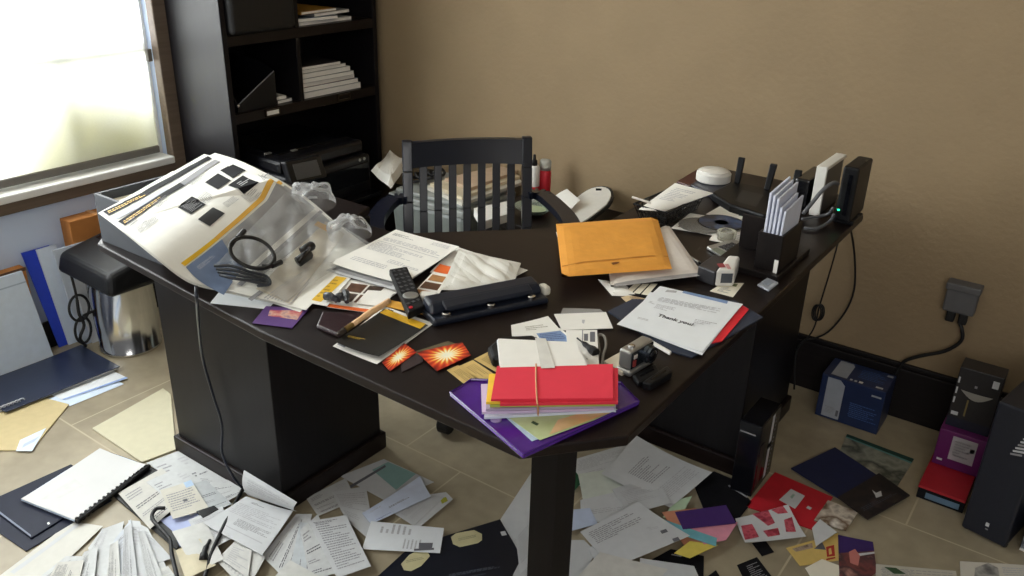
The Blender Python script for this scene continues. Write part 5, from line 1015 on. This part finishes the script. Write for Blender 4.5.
# power cable down the pedestal
mb = MB(); cb = mat('dark blue black cable', (30, 36, 50), .3)
mb.tube([PY(196, 286, .886), PY(197, 303, .885), PY(199, 330, 1.02), PY(203, 360, 1.12), PY(213, 395, 1.135), PY(222, 425, 1.135), PY(222, 452, 1.13), PY(232, 475, 1.12), P(243, 489, .02)], .0035, cb, 8)
t = mb.build('power_cable', label='dark cable hanging down the left pedestal to a plug on the floor', cat='cable', smooth=True)
mb = MB(); mb.tube([P(243, 489, .02), P(232, 510, .024), P(222, 530, .024), P(212, 552, .022), P(206, 572, .02), P(200, 600, .018)], .0055, BRUB, 8); mb.tube([P(165, 508, .03), P(156, 509, .03), P(152, 518, .028), P(162, 530, .026), P(170, 540, .022), P(172, 556, .02), P(178, 580, .018)], .005, BRUB, 8); mb.build('floor_run', parent=t, smooth=True)
mb = MB(); mb.tube([P(210, 540, .026), P(205, 550, .026), P(203, 560, .026)], [.004, .007, .01], BRUB, 10); mb.build('plug', parent=t, smooth=True)
# ------------------------------------------------------------------ floor between the leg and the right pedestal
NBK = mat('blue black folder', (16, 22, 36), .4, .08)
t = flat('folder', 'black presentation folder with two cream octagonal labels on the floor', 'folder', [(360, 592), (404, 552), (438, 538), (500, 519), (522, 557), (500, 600)], .0008, .0045, NBK, [('q', [(500, 532), (505, 531), (507, 535), (502, 536)], PG)], bev=.001)
CRL = mat('cream label', (200, 192, 150), .6, .05)
for q in ([(451, 537), (456, 533), (474, 530), (482, 534), (482, 540), (478, 543), (460, 547), (453, 544)], [(401, 564), (409, 555), (418, 550), (427, 551), (430, 556), (421, 566), (411, 571), (404, 570)]):
    c = sum((Vector(p) for p in q), Vector((0, 0)))/8
    flat('octagonal_label', None, None, q, .0054, .0005, CRL, [('T', [(c.x-9, c.y), (c.x+9, c.y-4), (c.x+9, c.y-1), (c.x-9, c.y+3)], 1, mat('label ink', (150, 146, 116)))], parent=t)
mb = MB(); f = lambda u, v: P(448+62*u-4*v, 574-11*u+9*v, .0058); decals(mb, f, [('t', 0, 0, .85, .35, 1, mat('dim grey ink', (70, 76, 88)), .8), ('t', .35, .65, .7, 1, 1, MATS['dim grey ink'], .8)], 1, 0); mb.build('printed_words', parent=t)
z0 = .0012
fl('page with small print left of the front desk leg', [(500, 520), (531, 473), (545, 545), (512, 590)], PGY, [('t', .25, .5, .9, .8, 6)])
fl('white page corner beside the black presentation folder left of the leg', [(505, 562), (535, 552), (540, 600), (530, 600)], PG, [])
fl('page lying farthest back under the desk right of the leg', [(572, 460), (640, 440), (620, 474), (572, 488)], PGY)
flat('card', 'small dark green card beside the front desk leg', 'card', [(566, 474), (576, 472), (583, 481), (574, 491)], .0052, .0012, mat('dark green card', (24, 84, 54), .5))
fl('pale green white page beside the green card', [(578, 474), (616, 468), (648, 500), (584, 505)], mat('pale greenish paper', (206, 212, 202), .7), [])
fl('glossy pale page in the middle of the pile right of the leg', [(580, 500), (640, 486), (650, 515), (582, 524)], PGY, [('t', .1, .5, .9, .7, 2)], lift=(0, .004, 0, 0))
fl('pale blue slip beside the right side of the front leg', [(566, 510), (590, 508), (598, 524), (566, 532)], mat('pale blue slip', (192, 204, 228), .7), [])
fl('white page partly behind the front leg at the bottom', [(564, 540), (584, 540), (596, 552), (570, 600)], PG, [])
fl('big printed statement page leaning toward the right pedestal', [(601, 474), (636, 436), (712, 473), (670, 508)], PGY, [('t', .25, .25, .75, .6, 8, G1), ('t', .1, .7, .9, .9, 5)], lift=(.006, .03, .006, 0), wave=.004)
fl('crumpled looking white page between the pale green page and the statement page', [(612, 490), (654, 476), (672, 504), (628, 514)], PG, [('t', .1, .2, .8, .7, 6)], lift=(0, .004, .004, 0), wave=.004)
fl('white page peeking out below the printed statement with logos', [(588, 548), (626, 530), (642, 556), (600, 570)], PGY, [('t', .1, .5, .9, .8, 4)], lift=(0, .003, 0, 0))
fl('narrow printed page directly left of the front desk leg', [(512, 506), (532, 482), (538, 556), (520, 574)], PGY, [('t', .1, .5, .9, .9, 7)])
z0 += .003
fl('printed statement with two small logos right of the front leg', [(580, 532), (638, 502), (690, 536), (612, 568)], PGY, [('t', .06, .1, .8, .42, 5, G1), ('q', [(660, 531), (666, 529), (668, 532), (662, 534)], INKD), ('q', [(672, 539), (678, 537), (680, 540), (674, 542)], INKD), ('T', [(646, 528), (656, 525), (660, 528), (650, 531)], 2)], lift=(0, .008, .004, 0), wave=.002)
fl('plain grey white page along the bottom right of the leg', [(578, 576), (600, 552), (680, 572), (684, 600)], mat('warm grey paper', (206, 204, 198), .75), [], lift=(0, .004, 0, 0))
t = flat('flyer', 'black flyer at the bottom beside the purple card', 'flyer', [(640, 566), (671, 549), (704, 556), (703, 600), (650, 600)], .0016, .0008, BLK, [('q', [(672, 554), (682, 556), (681, 557), (671, 555)], G1)])
fl('white slip overlapping the black flyer at the bottom', [(640, 558), (694, 566), (702, 584), (640, 576)], PG, [], dz=.0002)
flat('folder', 'plain flat black piece on the floor between the statement page and red envelope', 'folder', [(692, 480), (714, 471), (733, 479), (752, 502), (736, 522), (703, 507)], .001, .003, BLK, [('q', [(728, 486), (729, 485), (748, 497), (747, 498)], G1)], bev=.001)  # flat black polygon with a thin grey line along one edge
# coloured greeting cards
GC_ = [('pale green card sticking out below the statement page', [(676, 500), (692, 496), (678, 522), (663, 517)], mat('pale green card', (188, 212, 180), .6)), ('salmon card under the purple card', [(662, 512), (696, 508), (712, 540), (684, 545)], mat('salmon card', (206, 140, 110), .6)),
       ('yellow card at the bottom of the colored card heap', [(674, 553), (690, 541), (718, 545), (690, 558)], mat('butter yellow card', (226, 206, 96), .6)), ('pink card sticking out below the purple card', [(690, 526), (738, 522), (726, 540), (704, 544)], mat('pink card', (226, 150, 170), .6)),
       ('teal striped card across the colored card heap', [(660, 518), (717, 538), (716, 546), (656, 526)], mat('sky teal card', (120, 184, 196), .5)), ('purple card on top of the colored card heap', [(675, 512), (726, 505), (736, 523), (683, 529)], mat('deep purple card', (74, 46, 112), .5))]
zk = .012
for lab, q, m in GC_: flat('greeting_card', lab, 'card', q, zk, .0012, m, group='colored card heap'); zk += .0016
# ------------------------------------------------------------------ right part of the floor
t = thing('software_box', 'tall black box with a white spine strip beside the right pedestal', 'box', (-.59, 2.1, 0))
mb = MB(); mb.box((-.622, 1.975, .001), (-.56, 2.125, .232), BPG); mb.build('body', parent=t, bev=.003); ax = -.5595
f = lambda u, v: Vector((ax, lerp(1.975, 2.125, u), lerp(.232, .001, v)))
mb = MB(); decals(mb, f, [('r', .55, .03, .68, .93, PG), ('r', .52, .42, .7, .5, BLK), ('r', .1, .3, .3, .9, photo('spine photo', [(16, 16, 20), (70, 58, 50), (20, 20, 24)], 20)), ('t', .76, .1, .82, .9, 9, G1)], 1, 0); mb.build('spine_print', parent=t)
mb = MB(); a = Vector((-.632, 1.9745, .212)); mb.box((-.618, 1.974, .198), (-.575, 1.975, .202), G1); mb.build('front_print', parent=t)
BBX = mat('retail box blue', (33, 48, 86), .35, .1, 14)
t = thing('retail_box', 'blue retail box with pale panels on the floor by the tan wall', 'box', (-.46, 2.58, 0))
bx0, by0, bx1, by1, bz = -.556, 2.515, -.362, 2.643, .155
mb = MB(); mb.box((bx0, by0, .001), (bx1, by1, bz), BBX); mb.build('carton', parent=t, bev=.002)
f = lambda u, v: Vector((lerp(bx0, bx1, u), by0-.0006, lerp(bz, .001, v))); g = lambda u, v: Vector((lerp(bx0, bx1, u), lerp(by1, by0, v), bz+.0006))
PLB = mat('pale box panel', (164, 170, 180), .5, .05); mb = MB()
rp2 = lambda f: [('p', None, PLB)]
def poly_uv(mb, f, uv, m): mb.add([f(*p) for p in uv], [list(range(len(uv)))], m)
poly_uv(mb, f, [(.1, .04), (.3, .04), (.38, .14), (.38, .95), (.1, .95)], PLB); mb.build('pale_panel', parent=t); mb = MB(); f0 = f; f = lambda u, v: f0(u, v)-Vector((0, .0004, 0))
mat('dim blue print', (70, 100, 156))
for nm, D in (('panel_text', [('t', .14, .7, .3, .86, 3, G1)]), ('barcode', [('r', .32, .74, .36, .88, INKD)]), ('front_text', [('t', .5, .45, .95, .8, 5, MATS['dim blue print'])]), ('brand_strip', [('r', .8, .14, .95, .18, PLB)])):
    mb = MB(); decals(mb, f, D, 1, 0); mb.build(nm, parent=t)
mb = MB(); poly_uv(mb, g, [(.12, .08), (.33, .08), (.37, .2), (.37, .92), (.12, .92)], PLB); mb.build('pale_panel', parent=t); 
for nm, D in (('top_text', [('t', .5, .2, .9, .7, 4, MATS['dim blue print'])]), ('edge_mark', [('r', .42, .86, .46, .94, PG)]), ('edge_mark', [('r', .49, .86, .53, .94, PG)]), ('edge_mark', [('r', .56, .84, .62, .94, PW)]), ('edge_label', [('r', .82, .84, .93, .92, PG)]), ('corner_label', [('r', .88, .1, .97, .2, PLB)])):
    mb = MB(); decals(mb, g, D, 1, 0); mb.build(nm, parent=t)

# stack of boxes by the wall
RDX = mat('red box board', (168, 26, 40), .5, .06); MGB = mat('magenta purple box', (98, 26, 92), .4, .08); KBX = mat('charcoal box', (34, 33, 36), .4, .1)
rx0, ry0, rx1, ry1 = -.19, 2.265, -.07, 2.62
t = thing('shoe_box', 'flat red box with a black front edge under the purple box', 'box', (-.13, 2.44, 0))
mb = MB(); mb.box((rx0, ry0, .001), (rx1, ry1, .034), BLK); mb.build('tray', parent=t, bev=.001)
mb = MB(); mb.box((rx0-.001, ry0, .034), (rx1, ry0+.2, .042), RDX); mb.build('lid', parent=t, bev=.001)
mb = MB(); mb.box((rx0-.001, ry0+.2, .034), (rx1, ry1, .042), PC); mb.build('cream_lid_end', parent=t)
f = lambda u, v: Vector((lerp(rx0, rx1, u), ry0-.0008, lerp(.034, .001, v))); mb = MB(); decals(mb, f, [('r', .18, .25, .9, .8, mat('steel blue label', (90, 116, 140), .4))], 1, 0); mb.build('front_label', parent=t)
pa, pb = PY(940, 430, 2.40), PY(989, 441, 2.40); px0, px1 = pa.x, pb.x
zb, ztp = .0425, PY(960, 434, 2.40).z
t = thing('product_box', 'magenta purple box with a pale label between the red and black boxes', 'box', ((px0+px1)/2, 2.5, zb))
mb = MB(); mb.box((px0, 2.40, zb), (px1, 2.56, ztp), MGB); mb.build('carton', parent=t, bev=.002)
f = lambda u, v: Vector((lerp(px0, px1, u), 2.3994, lerp(ztp, zb, v))); mb = MB(); decals(mb, f, [('r', .3, .1, .82, .75, mat('pale grey label', (176, 174, 176), .5)), ('t', .36, .2, .7, .65, 4, G1), ('r', .7, .3, .79, .42, INKD), ('r', .08, .8, .2, .86, PG)], 1, 0); mb.build('printed_label', parent=t)
ky = 2.43; k0, k1 = PY(946, 420, ky).x, PY(990, 430, ky).x; kz = PY(973, 370, ky).z; ztp += .0006
t = thing('product_box', 'black product box with a silver arc standing on the purple box', 'box', ((k0+k1)/2, 2.47, ztp))
mb = MB(); mb.box((k0, ky, ztp), (k1, ky+.07, kz), KBX); mb.build('carton', parent=t, bev=.002)
g = lambda u, v: Vector((lerp(k0, k1, u), ky-.0007, lerp(kz, ztp, v))); mb = MB()
ARC = [(.14+.74*i/10, .36+.13*math.sin(math.pi*i/10)) for i in range(11)]+[(.14+.74*i/10, .36+.01*math.sin(math.pi*i/10)) for i in range(9, 0, -1)]
poly_uv(mb, g, ARC, SILV); mb.build('printed_arc', parent=t); mb = MB(); mat('olive gold print', (130, 116, 70))
for nm, D in (('corner_badge', [('r', .78, .08, .92, .2, PG)]), ('gold_strip', [('r', .34, .5, .38, .78, MATS['olive gold print'])]), ('side_mark', [('r', .03, .16, .07, .26, PG)]), ('side_mark', [('r', .03, .33, .07, .44, PG)]), ('side_mark', [('r', .03, .5, .07, .6, PG)]), ('foot_label', [('r', .06, .74, .22, .8, PG)]), ('dot_mark', [('r', .42, .24, .48, .28, G1)]), ('lower_band', [('r', 0, .84, 1, 1, NAVY)])):
    mb = MB(); decals(mb, g, D, 1, 0); mb.build(nm, parent=t)

mb = MB(); mb.box((-.062, 2.585, .001), (.06, 2.6, .2), mat('grey white panel', (190, 190, 192), .6, .03)); mb.build('panel', label='grey white panel standing behind the navy case by the baseboard', cat='panel')
CMP = mat('navy black case', (26, 30, 42), .4, .06)
a, b = P(960, 529, 0), P(1004, 551, 0); tp = PY(1003, 402, a.y)
t = thing('computer_case', 'tall navy black case standing at the right edge of the floor', 'case', (0, 2.25, 0))
mb = MB(); d = (b-a); n = Vector((-d.y, d.x, 0)).normalized()*.36; up = CU*tp.z; mb.hexa([a+CU*.008, b+CU*.008, b+n+CU*.008, a+n+CU*.008], [a+up, b+up, b+n+up, a+n+up], CMP); mb.build('body', parent=t, bev=.006)
for p in (a+d*.08+n*.06, a+d*.92+n*.06, b+n*.94-d*.08, a+n*.94+d*.08): mb = MB(); mb.lathe([(.008, 0), (.009, .008)], p, BRUB, 12); mb.build('foot', parent=t)
f = lambda u, v: a+d*u+CU*(tp.z*(1-v))-n.normalized()*.0008; mb = MB()
for i in range(8):
    x, y = .62+.03*i, .30-.026*i; mb.add([f(x-.1, y+.008), f(x+.13, y-.012), f(x+.14, y+.002), f(x-.09, y+.02)], [[0, 1, 2, 3]], PG if i % 3 else G1)
mb.lathe([(.004, 0), (.004, .001)], f(.52, .87), PG, 12, Matrix.Rotation(R(90), 3, 'X')); decals(mb, f, [('r', .48, .855, .56, .885, PG), ('r', .5, .9, .56, .91, G1)], 1, 0); mb.build('printed_logo', parent=t)
t = thing('product_package', 'glossy silver grey package with a white edge at the far right', 'package', (.12, 2.2, 0))
a2, b2 = P(1019, 550, 0), P(1060, 567, 0); d2 = b2-a2; n2 = Vector((-d2.y, d2.x, 0)).normalized()*.14
mb = MB(); mb.hexa([a2+CU*.006+n2*.01, b2+CU*.006, b2+n2+CU*.006, a2+n2+CU*.006], [a2+n2*.01+CU*.11, b2+CU*.11, b2+n2+CU*.11, a2+n2+CU*.11], photo('silver package print', [(60, 64, 70), (140, 146, 152), (84, 90, 98), (180, 184, 186)], 14)); mb.build('carton', parent=t, bev=.002)
mb = MB(); mb.hexa([a2+CU*.001, b2+CU*.001, b2+n2+CU*.001, a2+n2+CU*.001], [a2+CU*.007, b2+CU*.007, b2+n2+CU*.007, a2+n2+CU*.007], PW); mb.build('base_flange', parent=t)
# flat things on the right floor
sheet('magazine', 'landscape covered magazine with a green edge by the blue retail box', 'magazine', [(847, 434), (914, 459), (896, 488), (838, 455)], .001, photo('grey landscape photo', [(92, 96, 84), (150, 152, 140), (70, 74, 66), (168, 166, 150)], 9), [('r', 0, 0, 1, .12, mat('dark green band', (22, 62, 56))), ('r', 0, .12, 1, .17, mat('teal band', (96, 150, 146)))], th=.004)
MBL = mat('mid navy mat', (24, 34, 74), .5, .1)
flat('folder', 'dark blue folder on the tiles in front of the blue retail box', 'folder', [(791, 468), (835, 447), (882, 478), (842, 500)], .0052, .004, MBL, bev=.001)
sheet('catalog', 'black catalogue with a bright emblem overlapping the dark blue folder', 'catalog', [(838, 497), (879, 473), (910, 495), (868, 519)], .0095, photo('dark catalogue photo', [(24, 22, 24), (44, 36, 36), (22, 24, 30), (66, 52, 50)], 14), [('p', [(872, 490), (876, 493), (881, 491), (882, 496), (876, 498), (875, 495)], PG), ('T', [(860, 508), (894, 491), (897, 494), (864, 512)], 2, MATS['dim grey ink'])], th=.004)
REN = mat('red envelope paper dark', (190, 28, 44), .5, .05)
flat('envelope', 'large red envelope with a white address label on the floor', 'envelope', [(746, 506), (775, 472), (833, 497), (812, 529)], .001, .003, REN, [('q', [(791, 489), (805, 496), (795, 509), (779, 500)], PGY), ('q', [(808, 506), (812, 508), (810, 510), (806, 508)], PG), ('q', [(790, 497), (793, 494), (795, 495), (792, 499)], mat('pale green mark', (150, 176, 160)))])
sheet('magazine', 'magazine with brown and white cover photos tucked under the red envelope', 'magazine', [(828, 500), (858, 512), (846, 530), (814, 520)], .0045, photo('brown white photo', [(70, 50, 36), (220, 210, 196), (110, 84, 60), (236, 230, 220)], 12), th=.003)
flat('card', 'white card lying between the red envelope and the yellow leaflet', 'card', [(812, 528), (820, 519), (837, 532), (816, 546)], .008, .0012, PGY)
HP = photo('heart photo print', [(150, 40, 60), (206, 96, 110), (170, 60, 80), (120, 30, 44)], 40)
sheet('photo_sheet', 'white sheet of pink and red photos overlapping the red envelope', 'photo sheet', [(735, 519), (788, 505), (806, 537), (745, 543)], .009, PGY, [('q', [(752, 514), (768, 510), (775, 523), (768, 526)], HP), ('q', [(771, 510), (783, 506), (788, 513), (778, 514)], HP), ('q', [(741, 526), (752, 524), (759, 537), (745, 540)], HP), ('q', [(763, 531), (778, 528), (780, 535), (768, 537)], HP), ('q', [(784, 520), (792, 517), (796, 532), (786, 532)], HP)], lift=(0, .01, 0, .006), wave=.003)
YL = mat('pale yellow leaflet', (214, 184, 108), .5, .05)
t = sheet('leaflet', 'pale yellow leaflet with a red box logo by the purple photo card', 'leaflet', [(786, 548), (838, 533), (841, 560), (800, 566)], .0012, YL, [('q', [(826, 547), (834, 545), (835, 556), (827, 557)], mat('red logo print', (176, 48, 40))), ('q', [(828.5, 549), (831, 548), (832, 554), (829, 555)], YL), ('p', [(814, 549), (822, 542), (826, 550)], INKD), ('q', [(792, 549), (812, 543), (813, 548), (796, 552)], photo('brown strip photo', [(90, 66, 50), (180, 160, 140), (110, 84, 70)], 30)), ('q', [(826, 559), (835, 557), (835.5, 558.5), (826.5, 560.5)], MATS['red logo print'])])
sheet('photo_card', 'purple topped photo card right of the yellow leaflet', 'card', [(838, 535), (873, 542), (877, 572), (840, 600)], .003, photo('rosy dark photo', [(40, 26, 32), (120, 66, 66), (70, 50, 56), (190, 140, 128)], 16), [('r', 0, 0, 1, .3, mat('violet print', (54, 32, 96))), ('r', .45, .34, 1, .4, PG), ('p', [(849, 552), (855, 549), (860, 556), (858, 566), (850, 563)], mat('rose print', (196, 120, 112)))])
flat('card', 'white card at the bottom edge left of the purple photo card', 'card', [(805, 568), (822, 559), (843, 567), (836, 592), (820, 592)], .0026, .001, PC)
t = flat('flyer', 'black printed card at the bottom edge below the heart photo sheet', 'flyer', [(737, 565), (757, 557), (776, 582), (750, 592)], .001, .001, BLK, [('T', [(746, 566), (758, 561), (770, 580), (756, 586)], 7, G1)])
flat('flyer', 'small black card under the heart photo sheet', 'flyer', [(752, 543), (766, 541), (774, 552), (762, 556)], .001, .001, BLK)
flat('flyer', 'black card corner at the very bottom edge beside the black flyer', 'flyer', [(708, 576), (716, 570), (728, 590), (706, 590)], .001, .001, BLK)
sheet('newspaper', 'folded newsprint lying along the bottom right edge', 'newspaper', [(876, 564), (956, 571), (960, 596), (876, 596)], .001, mat('grey newsprint', (190, 186, 174), .75, .06, 30), [('t', .06, .1, .95, .5, 5, G1), ('p', [(884, 567), (896, 568), (906, 574), (894, 574)], MATS['dark green print'])], th=.004)
sheet('magazine', 'pale magazine page with a grey portrait at the bottom right corner', 'magazine', [(960, 561), (1040, 566), (1060, 600), (962, 600)], .001, mat('pale magazine paper', (206, 202, 192), .5, .04), [('p', [(975, 568), (988, 563), (998, 568), (1000, 580), (974, 580)], photo('grey portrait', [(110, 110, 108), (170, 168, 164), (90, 90, 90)], 20)), ('t', .5, .1, .95, .6, 5)], th=.003)
